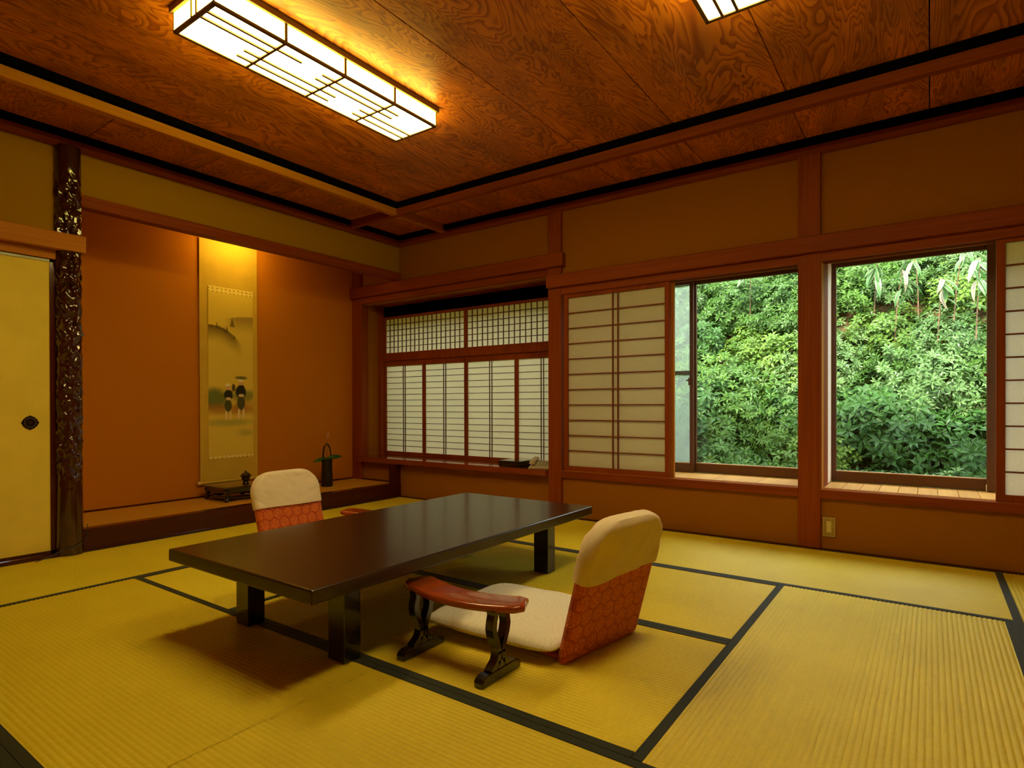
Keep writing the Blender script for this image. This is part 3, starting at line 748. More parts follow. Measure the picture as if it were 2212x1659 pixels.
# ================================================================== ARMRESTS
M_ARM = plain('red_brown_lacquer', (.30, .050, .008), .20, .5, var=.15, scale=8, bmp=.02, coat=.6)
M_ARMD = plain('black_brown_lacquer', (.014, .011, .007), .15, .5, coat=.6, bmp=.03)
def armrest(loc, rz, label):
    t = empty('armrest', loc, rz)
    # crescent board: arc in plan, long axis x, concave side +y
    def outline(inset):
        Rr = .62; hl = .262 - inset; w2 = .066 - inset; pts = []
        a1 = math.asin(hl / Rr)
        n_ = 18; cyy = Rr
        for i in range(n_ + 1):
            a = -a1 + 2 * a1 * i / n_
            e = 1 - max(0, (abs(a) / a1 - .86) / .14) ** 2 * .34
            pts.append(((Rr + w2 * e) * math.sin(a), cyy - (Rr + w2 * e) * math.cos(a)))
        for i in range(n_ + 1):
            a = a1 - 2 * a1 * i / n_
            e = 1 - max(0, (abs(a) / a1 - .86) / .14) ** 2 * .34
            pts.append(((Rr - w2 * e) * math.sin(a), cyy - (Rr - w2 * e) * math.cos(a)))
        return pts
    b = MB()
    layers = [(0.010, .224), (.002, .227), (.0, .232), (.0, .240), (.002, .246), (.007, .2495), (.014, .2502)]
    rings = []
    for ins, z in layers:
        o = outline(ins); rings.append(len(b.v)); b.v += [(x, y, z + .10 * x * x) for x, y in o]
    m_ = len(outline(0))
    for r0, r1 in zip(rings, rings[1:]):
        for j in range(m_): b.f.append((r0 + j, r0 + (j + 1) % m_, r1 + (j + 1) % m_, r1 + j))
    h_ = m_ // 2
    for base, up in ((rings[0], False), (rings[-1], True)):
        for j in range(h_ - 1):
            q = (base + j, base + j + 1, base + m_ - 2 - j, base + m_ - 1 - j); b.f.append(q if up else q[::-1])
    build(b, 'rest_board', M_ARM, t, smooth=True).data.materials
    for sx in (-1, 1):
        b = MB(); th = .016; x = sx * .182
        def strip(c, wd):
            L_, R_ = [], []
            for i, (y, z) in enumerate(c):
                y2, z2 = c[min(i + 1, len(c) - 1)]; y1, z1 = c[max(i - 1, 0)]
                d = Vector((y2 - y1, z2 - z1)).normalized(); nn = Vector((-d.y, d.x)); w_ = wd[i] / 2
                L_.append((y + nn.x * w_, z + nn.y * w_)); R_.append((y - nn.x * w_, z - nn.y * w_))
            for i in range(len(c) - 1):
                b.prism([L_[i], L_[i + 1], R_[i + 1], R_[i]], 0, x - th, x + th)
        for sy in (-1, 1):
            strip([(sy * .010, .085), (sy * .013, .105), (sy * .022, .125), (sy * .034, .150), (sy * .040, .175), (sy * .036, .200), (sy * .030, .218), (sy * .032, .236)],
                  [.018, .020, .022, .023, .023, .022, .022, .026])
            strip([(sy * .009, .092), (sy * .012, .075), (sy * .018, .058), (sy * .034, .045), (sy * .055, .034)], [.018, .020, .022, .022, .016])
        b.box((x - th, -.018, .03), (x + th, .018, .062)); b.box((x - th, -.016, .222), (x + th, .016, .236))
        lg = build(b, 'leg', M_ARMD, t, .0)
        fb = MB(); fb.prism([(-.108, 0.001), (.108, 0.001), (.110, .020), (.100, .030), (.085, .036), (.055, .036), (-.055, .036), (-.085, .036), (-.100, .030), (-.110, .020)], 0, x - .019, x + .019)
        build(fb, 'foot', M_ARMD, lg, .003)
    tag(t, label, 'armrest'); return t
a1_ = armrest((-1.392, 1.608, 0), 0, 'red-brown crescent armrest on carved black legs in front of the white cushion')
a2_ = armrest((-2.845, 2.525, 0), PI + .0, 'red-brown armrest mostly hidden beyond the table, its end showing')

# ================================================================== SCROLL
def scroll_mat():
    m, nt, b = new_mat('scroll_painting')
    tc = N(nt, 'ShaderNodeTexCoord'); sp = N(nt, 'ShaderNodeSeparateXYZ'); L(nt, tc.outputs['Object'], sp.inputs[0])
    def V(x): n = N(nt, 'ShaderNodeValue'); n.outputs[0].default_value = x; return n.outputs[0]
    def op(o, *a):
        n = N(nt, 'ShaderNodeMath', operation=o)
        for i, x in enumerate(a):
            if isinstance(x, (int, float)): n.inputs[i].default_value = x
            else: L(nt, x, n.inputs[i])
        return n.outputs[0]
    Y, Z = sp.outputs[1], sp.outputs[2]           # metres on the painting: y 0 .. .41, z 0 .. 1.50
    def sstep(x, a, b_):
        n = N(nt, 'ShaderNodeMapRange', interpolation_type='SMOOTHSTEP'); n.inputs[1].default_value = a; n.inputs[2].default_value = b_
        L(nt, x, n.inputs[0]); return n.outputs[0]
    no = N(nt, 'ShaderNodeTexNoise'); no.inputs['Scale'].default_value = 9; no.inputs['Detail'].default_value = 4; L(nt, tc.outputs['Object'], no.inputs[0])
    nf = op('SUBTRACT', no.outputs[0], .5)
    col = None
    base = N(nt, 'ShaderNodeRGB'); base.outputs[0].default_value = rgb(.80, .60, .10); col = base.outputs[0]
    def layer(mask, c, k=1.):
        nonlocal col
        mx = N(nt, 'ShaderNodeMix', data_type='RGBA'); L(nt, op('MULTIPLY', mask, k), mx.inputs[0]); L(nt, col, mx.inputs[6]); mx.inputs[7].default_value = rgb(*c); col = mx.outputs[2]
    def blob(y, z, ry, rz, soft=.25, wob=.0):
        dy = op('DIVIDE', op('SUBTRACT', Y, y), ry); dz = op('DIVIDE', op('SUBTRACT', Z, z), rz)
        d = op('SQRT', op('ADD', op('MULTIPLY', dy, dy), op('MULTIPLY', dz, dz)))
        if wob: d = op('ADD', d, op('MULTIPLY', nf, wob))
        n = N(nt, 'ShaderNodeMapRange', interpolation_type='SMOOTHSTEP'); n.inputs[1].default_value = 1 - soft; n.inputs[2].default_value = 1 + soft; n.inputs[3].default_value = 1; n.inputs[4].default_value = 0
        L(nt, d, n.inputs[0]); return n.outputs[0]
    # far ridge: hill on the right, soft foot
    r2 = op('ADD', 1.205, op('MULTIPLY', op('SINE', op('MULTIPLY', op('SUBTRACT', Y, .12), 5.2)), .045))
    m2 = op('MULTIPLY', op('MULTIPLY', op('LESS_THAN', Z, r2), sstep(Z, 1.06, 1.235)), sstep(Y, .12, .26)); layer(m2, (.30, .20, .05), .8)
    # near ridge on the left falling to the right
    r1 = op('SUBTRACT', 1.145, op('MULTIPLY', op('POWER', op('MAXIMUM', op('SUBTRACT', Y, .02), 0), 2.2), 2.6)); r1 = op('ADD', r1, op('MULTIPLY', nf, .03))
    m1 = op('MULTIPLY', op('LESS_THAN', Z, r1), sstep(op('SUBTRACT', Z, r1), -.17, .0)); m1 = op('MULTIPLY', m1, op('SUBTRACT', 1.0, sstep(Y, .20, .33))); layer(m1, (.16, .10, .03), .9)
    for (y, h) in ((.075, .045), (.095, .028), (.115, .025), (.14, .03), (.165, .055), (.215, .075), (.235, .03), (.03, .02)):
        zz = 1.135 - 2.6 * max(0, y - .02) ** 2.2
        if y in (.215,): zz = 1.155
        tri = op('LESS_THAN', op('ABSOLUTE', op('SUBTRACT', Y, y)), op('MULTIPLY', op('SUBTRACT', zz + h, Z), .28))
        layer(op('MULTIPLY', tri, op('GREATER_THAN', Z, zz - .012)), (.10, .07, .02), .75)
    # meadow
    layer(blob(.05, .50, .14, .085, .5, .8), (.06, .14, .05), .85); layer(blob(.33, .53, .12, .05, .6, .8), (.10, .16, .05), .7)
    layer(blob(.13, .405, .26, .045, .6, 1.), (.35, .10, .03), .6); layer(blob(.33, .43, .09, .06, .6, 1.), (.45, .12, .03), .45)
    layer(blob(.18, .29, .2, .03, .8, .8), (.20, .26, .08), .5); layer(blob(.34, .19, .07, .03, .8, .8), (.20, .26, .08), .45)
    # two walking figures in dark jackets with white sashes and leggings
    for (y, z0, s) in ((.175, .335, 1.0), (.295, .345, 1.12)):
        layer(blob(y - .018 * s, z0 + .02, .010 * s, .045 * s, .2), (.85, .68, .34)); layer(blob(y + .020 * s, z0 + .02, .010 * s, .045 * s, .2), (.85, .68, .34))
        layer(blob(y, z0 + .105 * s, .034 * s, .055 * s, .15), (.09, .09, .035))
        layer(blob(y, z0 + .20 * s, .043 * s, .052 * s, .15, .9), (.03, .03, .028))
        layer(blob(y + .002, z0 + .165 * s, .024 * s, .013 * s, .25), (.80, .62, .32))
        layer(blob(y, z0 + .27 * s, .020 * s, .022 * s, .15), (.75, .45, .22)); layer(blob(y - .002, z0 + .288 * s, .022 * s, .013 * s, .2), (.9, .82, .6))
    layer(blob(.300, .69, .062, .014, .4, 1.2), (.10, .09, .04), .85)
    layer(blob(.225, .60, .016, .034, .2), (.03, .03, .03), .9)
    L(nt, col, b.inputs['Base Color']); b.inputs['Roughness'].default_value = .8; b.inputs['Specular IOR Level'].default_value = .15
    return m
def scroll_strip_mat():
    m, nt, b = new_mat('patterned_scroll_strip')
    tc = N(nt, 'ShaderNodeTexCoord'); mp = N(nt, 'ShaderNodeMapping'); mp.inputs['Scale'].default_value = (1, 26, 34); L(nt, tc.outputs['Object'], mp.inputs[0])
    vo = N(nt, 'ShaderNodeTexVoronoi'); vo.inputs['Scale'].default_value = 1; vo.inputs['Randomness'].default_value = .15; L(nt, mp.outputs[0], vo.inputs[0])
    c = ramp(nt, vo.outputs['Distance'], [(.2, (.50, .36, .05)), (.32, (.92, .74, .22))]); L(nt, c, b.inputs['Base Color']); b.inputs['Roughness'].default_value = .8; return m
M_SILK = cloth('ochre_mounting_silk', (.66, .44, .055), .75, bm=.3)
sc_ = empty('hanging_scroll', (-5.125, 2.560, .262))
b = MB(); nn = 60
for i in range(nn + 1):
    z = 2.10 * i / nn + .015; dx = .004 + .002 * math.sin(z * 3)
    b.v += [(dx, 0, z), (dx, .528, z), (dx - .002, .528, z), (dx - .002, 0, z)]
for i in range(nn):
    for j in range(4): a = i * 4; b.f.append((a + j, a + (j + 1) % 4, a + 4 + (j + 1) % 4, a + 4 + j))
build(b, 'mounting_silk', M_SILK, sc_, smooth=False)
bx('painting', (0, 0, 0), (.0012, .410, 1.435), scroll_mat(), sc_).location = (.0072, .072, .228)
for z, h in ((1.663, .05), (.198, .03)):
    bx('patterned_strip', (0, 0, 0), (.0012, .410, h), scroll_strip_mat(), sc_).location = (.0072, .072, z)
b = MB(); b.tube([(.012, -.020, 0), (.012, .548, 0)], .0135, 14); r = build(b, 'roller', M_SILK, sc_, smooth=True)
for y0, y1 in ((-.028, -.002), (.530, .556)):
    b = MB(); b.tube([(.012, y0, 0), (.012, y1, 0)], .0155, 14); build(b, 'roller_knob', plain('ivory_knob', (.72, .52, .20), .4), r, smooth=True)
tag(sc_, 'tall hanging scroll with mountain and two walking figures on alcove wall', 'scroll')

# ================================================================== LOW STAND, CENSER, VASE
t = empty('low_stand', (-4.865, 2.725, .136))
M_ST = plain('near_black_lacquer', (.012, .006, .004), .16, .5, coat=.7, bmp=.02)
build(MB().box((-.185, -.185, .105), (.185, .185, .120)), 'top', M_ST, t, .005)
bx('top_panel', (-.155, -.155, .120), (.155, .155, .1215), plain('brown_stand_panel', (.16, .045, .012), .2, coat=.4), t)
b = MB(); b.box((-.170, -.170, .072), (.170, -.150, .106)).box((-.170, .150, .072), (.170, .170, .106)).box((-.170, -.150, .072), (-.150, .150, .106)).box((.150, -.150, .072), (.170, .150, .106)); build(b, 'apron', M_ST, t, .003)
b = MB(); b.box((-.160, -.160, .022), (.160, -.140, .042)).box((-.160, .140, .022), (.160, .160, .042)).box((-.160, -.140, .022), (-.140, .140, .042)).box((.140, -.140, .022), (.160, .140, .042)); build(b, 'stretcher', M_ST, t, .002)
for sx in (-1, 1):
    for sy in (-1, 1):
        b = MB(); x, y = sx * .155, sy * .155
        b.tube([(x, y, .0), (x + sx * .006, y + sy * .006, .012), (x, y, .04), (x - sx * .004, y - sy * .004, .07), (x, y, .10)], [.014, .021, .016, .021, .028], 10); build(b, 'leg', M_ST, t, smooth=True)
tag(t, 'low black lacquer stand on short curved legs below the scroll', 'stand')
o = empty('incense_burner', (-4.80, 2.785, .2577))
M_CEN = plain('dark_green_bronze', (.050, .034, .014), .28, .5, .6, bmp=.1, coat=.2)
b = MB(); b.lathe([(.026, 0), (.028, .004), (.022, .012), (.020, .022), (.030, .034), (.034, .046), (.032, .058), (.040, .064), (.046, .070), (.046, .076), (.038, .080)], 24); build(b, 'bowl', M_CEN, o, smooth=True)
b = MB(); b.lathe([(.037, .0805), (.034, .086), (.024, .094), (.010, .098), (.007, .102), (.010, .106), (.007, .112), (.001, .114)], 24); build(b, 'lid', M_CEN, o, smooth=True)
tag(o, 'small dark bronze incense burner with a domed lid on the low stand', 'incense burner')
o = empty('flower_vase', (-4.835, 3.640, .136))
M_BAM = plain('black_bamboo', (.012, .009, .007), .35, .5, var=.3, scale=20, bmp=.2)
b = MB(); b.lathe([(.053, 0), (.056, .004), (.055, .07), (.053, .14), (.0515, .145), (.051, .15), (.050, .21), (.051, .270), (.045, .270), (.043, .255)], 28); build(b, 'body', M_BAM, o, smooth=True)
b = MB(); b.tube([(0, .047 * math.cos(a), .262 + .155 * max(0, math.sin(a)) ** .8) for a in [PI * i / 16 for i in range(17)]], .0055, 8)
b.tube([(.004, .040 * math.cos(a), .262 + .140 * max(0, math.sin(a)) ** .8) for a in [PI * i / 16 for i in range(17)]], .0032, 6); build(b, 'handle', M_BAM, o, smooth=True)
M_LEAF_V = plain('deep_green_vase_leaf', (.020, .10, .018), .45, .4, var=.3, scale=20)
def leaf_mesh(L_, Wd, mat, droop=.3, fold=.25, name='leaf', n=6):
    b = MB()
    for i in range(n + 1):
        s = i / n; w_ = Wd / 2 * math.sin(PI * min(1, s * .97 + .03)) ** .8; x = L_ * s; z = -droop * L_ * s * s
        b.v += [(x, -w_, z + fold * w_), (x, 0, z), (x, w_, z + fold * w_)]
    for i in range(n):
        a = i * 3; b.f += [(a, a + 1, a + 4, a + 3), (a + 1, a + 2, a + 5, a + 4)]
    return b.mesh(name, mat, smooth=True)
for (rz, L_, W_, z, d, tl) in ((1.30, .165, .050, .272, .12, -.16), (-1.85, .125, .048, .268, .35, .0), (-1.2, .08, .03, .275, .5, -.2), (.4, .09, .03, .275, .3, -.3)):
    l_ = link('leaf', leaf_mesh(L_, W_, M_LEAF_V, d), o, (0, 0, z)); l_.rotation_euler = (.9 if rz > 0 else -.9, tl, rz)
b = MB()
b.tube([(0, 0, .24), (.004, -.004, .32), (0, .006, .40), (.002, .014, .50)], .0014, 5); b.tube([(0, 0, .25), (.006, -.02, .34), (0, -.05, .40)], .001, 5); b.tube([(0, .004, .25), (-.004, .012, .38)], .001, 5)
build(b, 'stem', plain('olive_stem', (.10, .09, .02), .6), o, smooth=True)
M_PET = plain('faded_pink_petal', (.62, .34, .24), .7)
for (y, z) in ((.014, .505), (.018, .492), (.010, .483), (.016, .515), (.006, .470)):
    b = MB(); b.lathe([(.001, -.006), (.006, -.003), (.007, .002), (.003, .007)], 8); build(b, 'blossom', M_PET, o, smooth=True, loc=(0, y, z))
tag(o, 'slim black bamboo vase with loop handle and a few green leaves', 'vase')

# ================================================================== LACQUER BOX AND TELEPHONE ON THE BAY SHELF
o = empty('lacquer_box', (-3.01, 4.315, .385))
build(MB().box((-.110, -.155, 0.0005), (.110, .155, .036)), 'base', M_ST, o, .003); build(MB().box((-.113, -.158, .036), (.113, .158, .056)), 'lid', M_ST, o, .004)
tag(o, 'flat black lacquer box on the bay shelf beside the telephone', 'box')
o = empty('telephone', (-2.745, 4.285, .385), .35)
M_TEL = plain('ivory_plastic', (.55, .48, .30), .4, .5, var=.03)
b = MB(); b.prism([(-.105, 0.001), (.105, 0.001), (.105, .052), (.06, .056), (-.07, .022), (-.105, .016)], 0, -.095, .095); build(b, 'base', M_TEL, o, .005, 2)
b = MB(); b.prism([(-.100, .040), (-.094, .062), (-.05, .072), (.05, .084), (.09, .090), (.104, .074), (.098, .050), (.06, .056), (.045, .064), (-.04, .050), (-.062, .034)], 0, -.092, -.048); build(b, 'handset', M_TEL, o, .006, 2)
for r_ in range(4):
    for c_ in range(3):
        x = -.015 + c_ * .028; y = -.05 + r_ * .024; z = .0225 + (y + .07) * .262
        build(MB().box((x - .008, y - .007, z - .002), (x + .008, y + .007, z + .005)), 'key', plain('grey_key', (.30, .27, .20), .5) if r_ + c_ == 0 else bpy.data.materials['grey_key'], o, .001)
b = MB(); b.tube([(-.07 + .006 * math.cos(i * .9), -.10 - i * .0015, .012 + .006 * math.sin(i * .9)) for i in range(60)], .0018, 5); build(b, 'coiled_cord', M_TEL, o, smooth=True)
tag(o, 'ivory desk telephone on the bay shelf against the wooden post', 'telephone')

# ================================================================== OUTLET
o = empty('wall_outlet', (-.529, YP, .147))
build(MB().box((-.034, -.008, -.060), (.034, 0, .060)), 'cover_plate', plain('gilt_beige_plate', (.36, .24, .06), .4), o, .002)
pf = MB()
for a, c in (((-.035, -.0095, -.061), (.035, -.007, -.057)), ((-.035, -.0095, .057), (.035, -.007, .061)), ((-.035, -.0095, -.061), (-.031, -.007, .061)), ((.031, -.0095, -.061), (.035, -.007, .061))): pf.box(a, c)
build(pf, 'plate_rim', plain('pale_plate_rim', (.62, .45, .20), .4), o)
skt = build(MB().box((-.014, -.011, -.035), (.014, -.008, .035)), 'socket', plain('cream_socket', (.74, .60, .22), .4), o, .001)
for z in (-.024, -.008, .008, .024):
    build(MB().box((-.0072, -.0114, z - .004), (-.0052, -.0108, z + .004)).box((.0052, -.0114, z - .004), (.0072, -.0108, z + .004)), 'slot', M_BLACK, skt)
tag(o, 'small beige double wall outlet low beside the window post', 'outlet')

# ================================================================== GARDEN
def leafmat(name, c1, c2, rough=.35, tr=.35):
    m, nt, b = new_mat(name)
    oi = N(nt, 'ShaderNodeObjectInfo'); tc = N(nt, 'ShaderNodeTexCoord')
    n = N(nt, 'ShaderNodeTexNoise'); n.inputs['Scale'].default_value = 5; n.inputs['Detail'].default_value = 3; L(nt, tc.outputs['Object'], n.inputs[0])
    n3 = N(nt, 'ShaderNodeTexNoise'); n3.inputs['Scale'].default_value = 40; L(nt, tc.outputs['Object'], n3.inputs[0])
    ad = N(nt, 'ShaderNodeMath', operation='ADD'); L(nt, n.outputs[0], ad.inputs[0]); L(nt, n3.outputs[0], ad.inputs[1])
    mu = N(nt, 'ShaderNodeMath', operation='MULTIPLY_ADD'); mu.inputs[1].default_value = .5; L(nt, ad.outputs[0], mu.inputs[0])
    sh = N(nt, 'ShaderNodeMath', operation='MULTIPLY_ADD'); sh.inputs[1].default_value = .16; sh.inputs[2].default_value = -.08; L(nt, oi.outputs['Random'], sh.inputs[0]); L(nt, sh.outputs[0], mu.inputs[2])
    c = ramp(nt, mu.outputs[0], [(.36, c1), (.64, c2)])
    L(nt, c, b.inputs['Base Color']); b.inputs['Roughness'].default_value = rough; b.inputs['Specular IOR Level'].default_value = .3
    t_ = N(nt, 'ShaderNodeBsdfTranslucent'); L(nt, c, t_.inputs[0]); mx = N(nt, 'ShaderNodeMixShader'); mx.inputs[0].default_value = tr
    L(nt, b.outputs[0], mx.inputs[1]); L(nt, t_.outputs[0], mx.inputs[2]); L(nt, mx.outputs[0], nt.nodes['Material Output'].inputs[0]); return m
M_SOIL = plain('leaf_litter_soil', (.085, .050, .022), .95, .1, var=.6, scale=14, bmp=.6)
M_TWIG = plain('grey_brown_twig', (.22, .13, .07), .8, .2, var=.4, scale=30)
def hill_y(z): return 6.05 + (z + .5) * .62
def hill_z(y): return (y - 6.05) / .62 - .5 if y > 6.05 else -.5
b = MB(); nx, ny = 70, 50
for i in range(nx + 1):
    for j in range(ny + 1):
        x = -11 + 17 * i / nx; s = j / ny; y = 4.9 + 6.2 * s
        z = hill_z(y) if y > 6.05 else -.5
        z += .28 * mnoise.noise(Vector((x * .9, y * 1.3, 0))) + .06 * mnoise.noise(Vector((x * 5, y * 5, 2)))
        b.v.append((x, y, z if z < 2.9 else 2.9 + (z - 2.9) * .06))
for i in range(nx):
    for j in range(ny): a = i * (ny + 1) + j; b.f.append((a, a + ny + 1, a + ny + 2, a + 1))
struct(build(b, 'ground', M_SOIL, smooth=True))
def shrub_mesh(seed, R_, nclu, per, ll, lw, mat, flat=.5, upright=.2):
    """whorls of leaves over a lumpy half dome"""
    rd = random.Random(seed); vs = []; fs = []
    for c in range(nclu):
        # position within a shell, thicker near the surface
        th = rd.uniform(0, 2 * PI); ph = math.acos(rd.uniform(-.25, 1)); rr = R_ * (rd.uniform(.35, 1) ** .45)
        p = Vector((math.sin(ph) * math.cos(th), math.sin(ph) * math.sin(th), math.cos(ph) * .85)) * rr
        p *= 1 + .75 * mnoise.noise(p * 4.5 + Vector((seed, 0, 0))); p += Vector([rd.gauss(0, R_ * .10) for _ in range(3)])
        up = (p.normalized() * (1 - upright) + Vector((0, 0, upright + .35)) + Vector([rd.uniform(-.35, .35) for _ in range(3)])).normalized()
        a = up.orthogonal().normalized(); bb = up.cross(a); ph0 = rd.uniform(0, 7)
        for k in range(per):
            t = ph0 + 2 * PI * k / per + rd.uniform(-.25, .25); d = (a * math.cos(t) + bb * math.sin(t)) * (1 - flat * .5) + up * (flat * rd.uniform(.2, 1.0)); d.normalize()
            sd = d.cross(up); sd = sd.normalized() if sd.length > .01 else a; nrm = sd.cross(d)
            L_ = ll * rd.uniform(.7, 1.25); w_ = lw * rd.uniform(.8, 1.2); o_ = p + d * .006
            q = len(vs)
            vs += [o_, o_ + d * L_ * .5 + sd * w_ * .5 + nrm * w_ * .18, o_ + d * L_ - nrm * L_ * .18, o_ + d * L_ * .5 - sd * w_ * .5 + nrm * w_ * .18, o_ + d * L_ * .52]
            fs += [(q, q + 1, q + 4), (q + 1, q + 2, q + 4), (q, q + 4, q + 3), (q + 4, q + 2, q + 3)]
    me = bpy.data.meshes.new('foliage'); me.from_pydata([tuple(v) for v in vs], [], fs); me.materials.append(mat)
    return me
def twig_mesh(seed, R_, n):
    rd = random.Random(seed); b = MB()
    for i in range(n):
        th = rd.uniform(0, 2 * PI); ph = rd.uniform(.1, 1.5); p = Vector((0, 0, -.25)); d = Vector((math.sin(ph) * math.cos(th), math.sin(ph) * math.sin(th), math.cos(ph))); pts = [tuple(p)]
        for k in range(5):
            p = p + (d + Vector([rd.uniform(-.35, .35) for _ in range(3)])) * (R_ * 1.15 / 5); pts.append(tuple(p))
        b.tube(pts, [.012, .009, .007, .005, .004, .002], 4, cap=False)
    return b.mesh('branches', M_TWIG, smooth=True)
KIND = [
    dict(mat=leafmat('mid_green_whorl_leaf', (.040, .110, .012), (.135, .275, .038)), R=.46, n=560, per=7, ll=.075, lw=.026, flat=.4, up=.3,
         lab='mid-green shrub with small whorled leaves on the garden bank', grp='mid-green whorled shrubs'),
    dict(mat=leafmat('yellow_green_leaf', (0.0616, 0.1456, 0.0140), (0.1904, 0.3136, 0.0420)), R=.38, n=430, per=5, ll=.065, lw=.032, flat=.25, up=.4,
         lab='bright yellow-green shrub on the garden bank', grp='yellow-green shrubs'),
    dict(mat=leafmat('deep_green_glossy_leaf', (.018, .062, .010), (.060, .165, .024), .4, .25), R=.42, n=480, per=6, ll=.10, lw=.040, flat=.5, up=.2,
         lab='deep green glossy-leaved shrub on the garden bank', grp='deep green glossy shrubs'),
    dict(mat=leafmat('pale_green_leaf', (.065, .150, .035), (.190, .320, .095), .3, .3), R=.42, n=560, per=6, ll=.060, lw=.021, flat=.5, up=.2,
         lab='pale grey-green fine-leaved shrub on the garden bank', grp='pale grey-green shrubs'),
]
for k, K in enumerate(KIND):
    K['me'] = [shrub_mesh(10 * k + q, K['R'], K['n'], K['per'], K['ll'], K['lw'], K['mat'], K['flat'], K['up']) for q in range(2)]
    K['tw'] = [twig_mesh(10 * k + q, K['R'], 16) for q in range(2)]
rd = random.Random(5)
placed = []
def put_shrub(k, x, y, s=1.):
    K = KIND[k]; q = rd.randrange(2)
    z = hill_z(y) + .28 * mnoise.noise(Vector((x * .9, y * 1.3, 0))) - .02
    t = empty('shrub', (x, y, max(-.5, z)))
    t.rotation_euler = (Matrix.Rotation(rd.uniform(.45, .85), 3, 'X') @ Matrix.Rotation(rd.uniform(0, 6.28), 3, 'Z')).to_euler(); t.scale = (s, s, s)
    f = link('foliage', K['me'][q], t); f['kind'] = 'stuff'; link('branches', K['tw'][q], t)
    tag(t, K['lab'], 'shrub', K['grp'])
row = 0; y = 6.15
while y < 8.35:
    x = -6.8 + (row % 2) * .3
    while x < 2.3:
        xx = x + rd.uniform(-.2, .2); yy = y + rd.uniform(-.12, .12)
        nz_ = mnoise.noise(Vector((xx * .7, yy * 1.2, 5)))
        r_ = rd.random()
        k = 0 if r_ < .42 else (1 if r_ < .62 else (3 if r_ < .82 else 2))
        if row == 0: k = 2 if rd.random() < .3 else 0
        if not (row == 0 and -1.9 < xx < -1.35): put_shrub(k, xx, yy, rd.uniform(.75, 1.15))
        x += .60
    y += .25; row += 1
# low ground cover between the shrubs: too many leaves to count
gv, gf = [], []
for i in range(13000):
    x = rd.uniform(-6.8, 2.4); y = rd.uniform(5.5, 8.6); z = (hill_z(y) if y > 6.05 else -.5) + .28 * mnoise.noise(Vector((x * .9, y * 1.3, 0))) + .06 * mnoise.noise(Vector((x * 5, y * 5, 2))) + rd.uniform(0, .05)
    if z > 2.95: continue
    d = Vector((rd.uniform(-1, 1), rd.uniform(-1, .2), rd.uniform(-.4, .6))).normalized(); sd = d.cross(Vector((rd.uniform(-.4, .4), -.7, .7))).normalized(); L_ = rd.uniform(.04, .09); w_ = L_ * .22; p = Vector((x, y, z)); q = len(gv)
    gv += [tuple(p), tuple(p + d * L_ * .5 + sd * w_), tuple(p + d * L_), tuple(p + d * L_ * .5 - sd * w_)]; gf.append((q, q + 1, q + 2, q + 3))
me = bpy.data.meshes.new('ground_cover'); me.from_pydata(gv, [], gf); me.materials.append(KIND[0]['mat']); o = link('ground_cover', me); o['kind'] = 'stuff'
tag(o, 'low leafy ground cover between the shrubs of the bank', 'ground cover')
# a fallen mossy rock slab at the foot of the bank
M_ROCK = plain('mossy_rock', (.13, .10, .045), .9, .2, var=.5, scale=9, bmp=.8)
def rock(x, y, z, s, seed, lab):
    bm = bmesh.new(); bmesh.ops.create_icosphere(bm, subdivisions=4, radius=1)
    for v in bm.verts:
        p = v.co.copy(); v.co *= 1 + .35 * mnoise.noise(p * 1.2 + Vector((seed, 0, 0))) + .10 * mnoise.noise(p * 4 + Vector((seed, 0, 0)))
        v.co = Vector((v.co.x * s[0], v.co.y * s[1], v.co.z * s[2]))
    me = bpy.data.meshes.new('rock'); bm.to_mesh(me); bm.free(); me.materials.append(M_ROCK)
    for p in me.polygons: p.use_smooth = True
    o = link('rock', me, None, (x, y, z)); o.rotation_euler = (0, .5, .2); tag(o, lab, 'rock'); return o
rock(-1.95, 5.95, -.08, (.50, .25, .20), 3, 'brown mossy rock at the foot of the bank behind the left window')
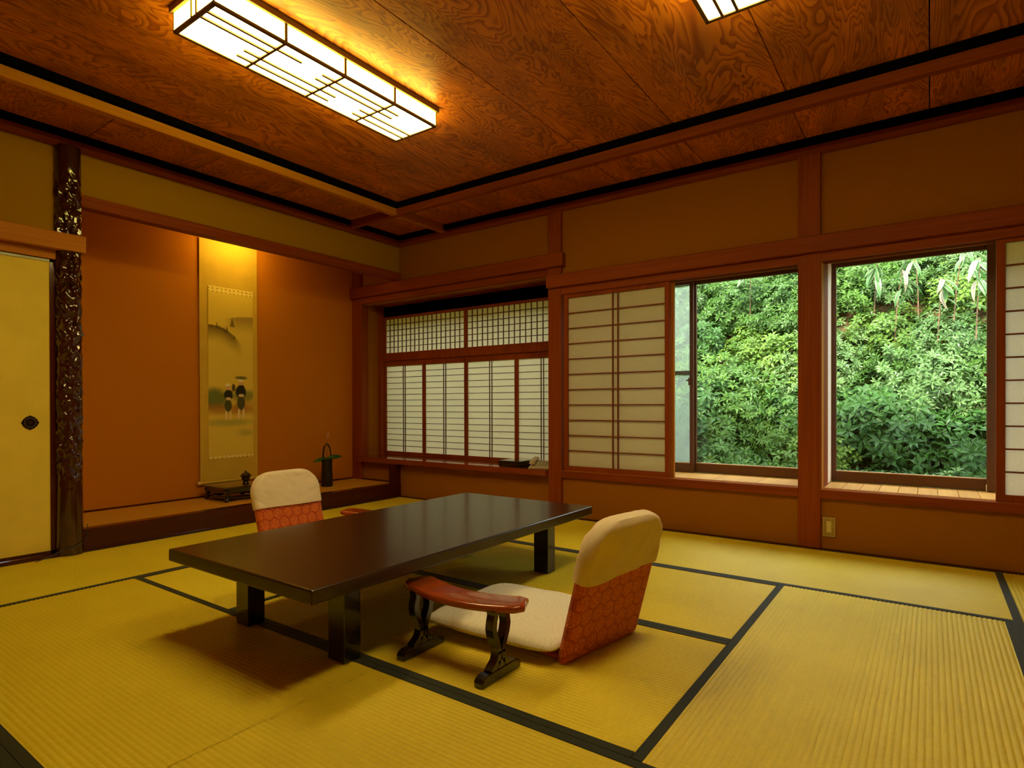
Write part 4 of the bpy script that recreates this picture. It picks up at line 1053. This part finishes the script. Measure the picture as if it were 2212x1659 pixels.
# dwarf bamboo with broad pale-edged leaves
def sasa_mat(dry):
    m, nt, b = new_mat('dry_bamboo_leaf' if dry else 'bamboo_leaf')
    tc = N(nt, 'ShaderNodeTexCoord'); sp = N(nt, 'ShaderNodeSeparateXYZ'); L(nt, tc.outputs['Object'], sp.inputs[0])
    ab = N(nt, 'ShaderNodeMath', operation='ABSOLUTE'); L(nt, sp.outputs[1], ab.inputs[0])
    if dry: c = ramp(nt, ab.outputs[0], [(.0, (0.2700, 0.2160, 0.1200)), (.03, (0.5100, 0.4560, 0.3480))])
    else: c = ramp(nt, ab.outputs[0], [(.016, (0.0780, 0.2040, 0.0420)), (.024, (0.4320, 0.4080, 0.2880))])
    L(nt, c, b.inputs['Base Color']); b.inputs['Roughness'].default_value = .45
    t_ = N(nt, 'ShaderNodeBsdfTranslucent'); L(nt, c, t_.inputs[0]); mx = N(nt, 'ShaderNodeMixShader'); mx.inputs[0].default_value = .35
    L(nt, b.outputs[0], mx.inputs[1]); L(nt, t_.outputs[0], mx.inputs[2]); L(nt, mx.outputs[0], nt.nodes['Material Output'].inputs[0]); return m
LS = [leaf_mesh(.26, .062, sasa_mat(False), .55, .2), leaf_mesh(.24, .058, sasa_mat(True), .9, .3)]
b = MB(); b.tube([(0, 0, -.3), (.01, -.02, 0), (.02, -.06, .25), (.03, -.12, .42)], [.006, .005, .004, .003], 5); CULM = b.mesh('culm', M_TWIG, smooth=True)
spots = [(-.50, 7.35, 2.20), (-.10, 7.15, 2.28), (.18, 6.95, 2.22), (.34, 6.85, 2.02), (.05, 7.0, 1.90), (-.30, 7.1, 2.05), (-1.75, 7.3, 2.42)]
for i, (x, y, z) in enumerate(spots):
    t = empty('dwarf_bamboo', (x, y, z - .2), rd.uniform(-.8, .8)); link('culm', CULM, t)
    for q in range(7):
        dry = rd.random() < .28; l_ = link('leaf', LS[1 if dry else 0], t, (.02 + rd.uniform(-.01, .01), -.09 + rd.uniform(-.04, .02), rd.uniform(.22, .42)))
        l_.rotation_euler = (rd.uniform(-.5, .5), rd.uniform(.1, .9), -PI / 2 + rd.uniform(-1.5, 1.5)); s = rd.uniform(.6, .95); l_.scale = (s, s, s)
    tag(t, 'dwarf bamboo with broad pale-edged drooping leaves high on the bank', 'bamboo', 'dwarf bamboo clumps at the top of the view')
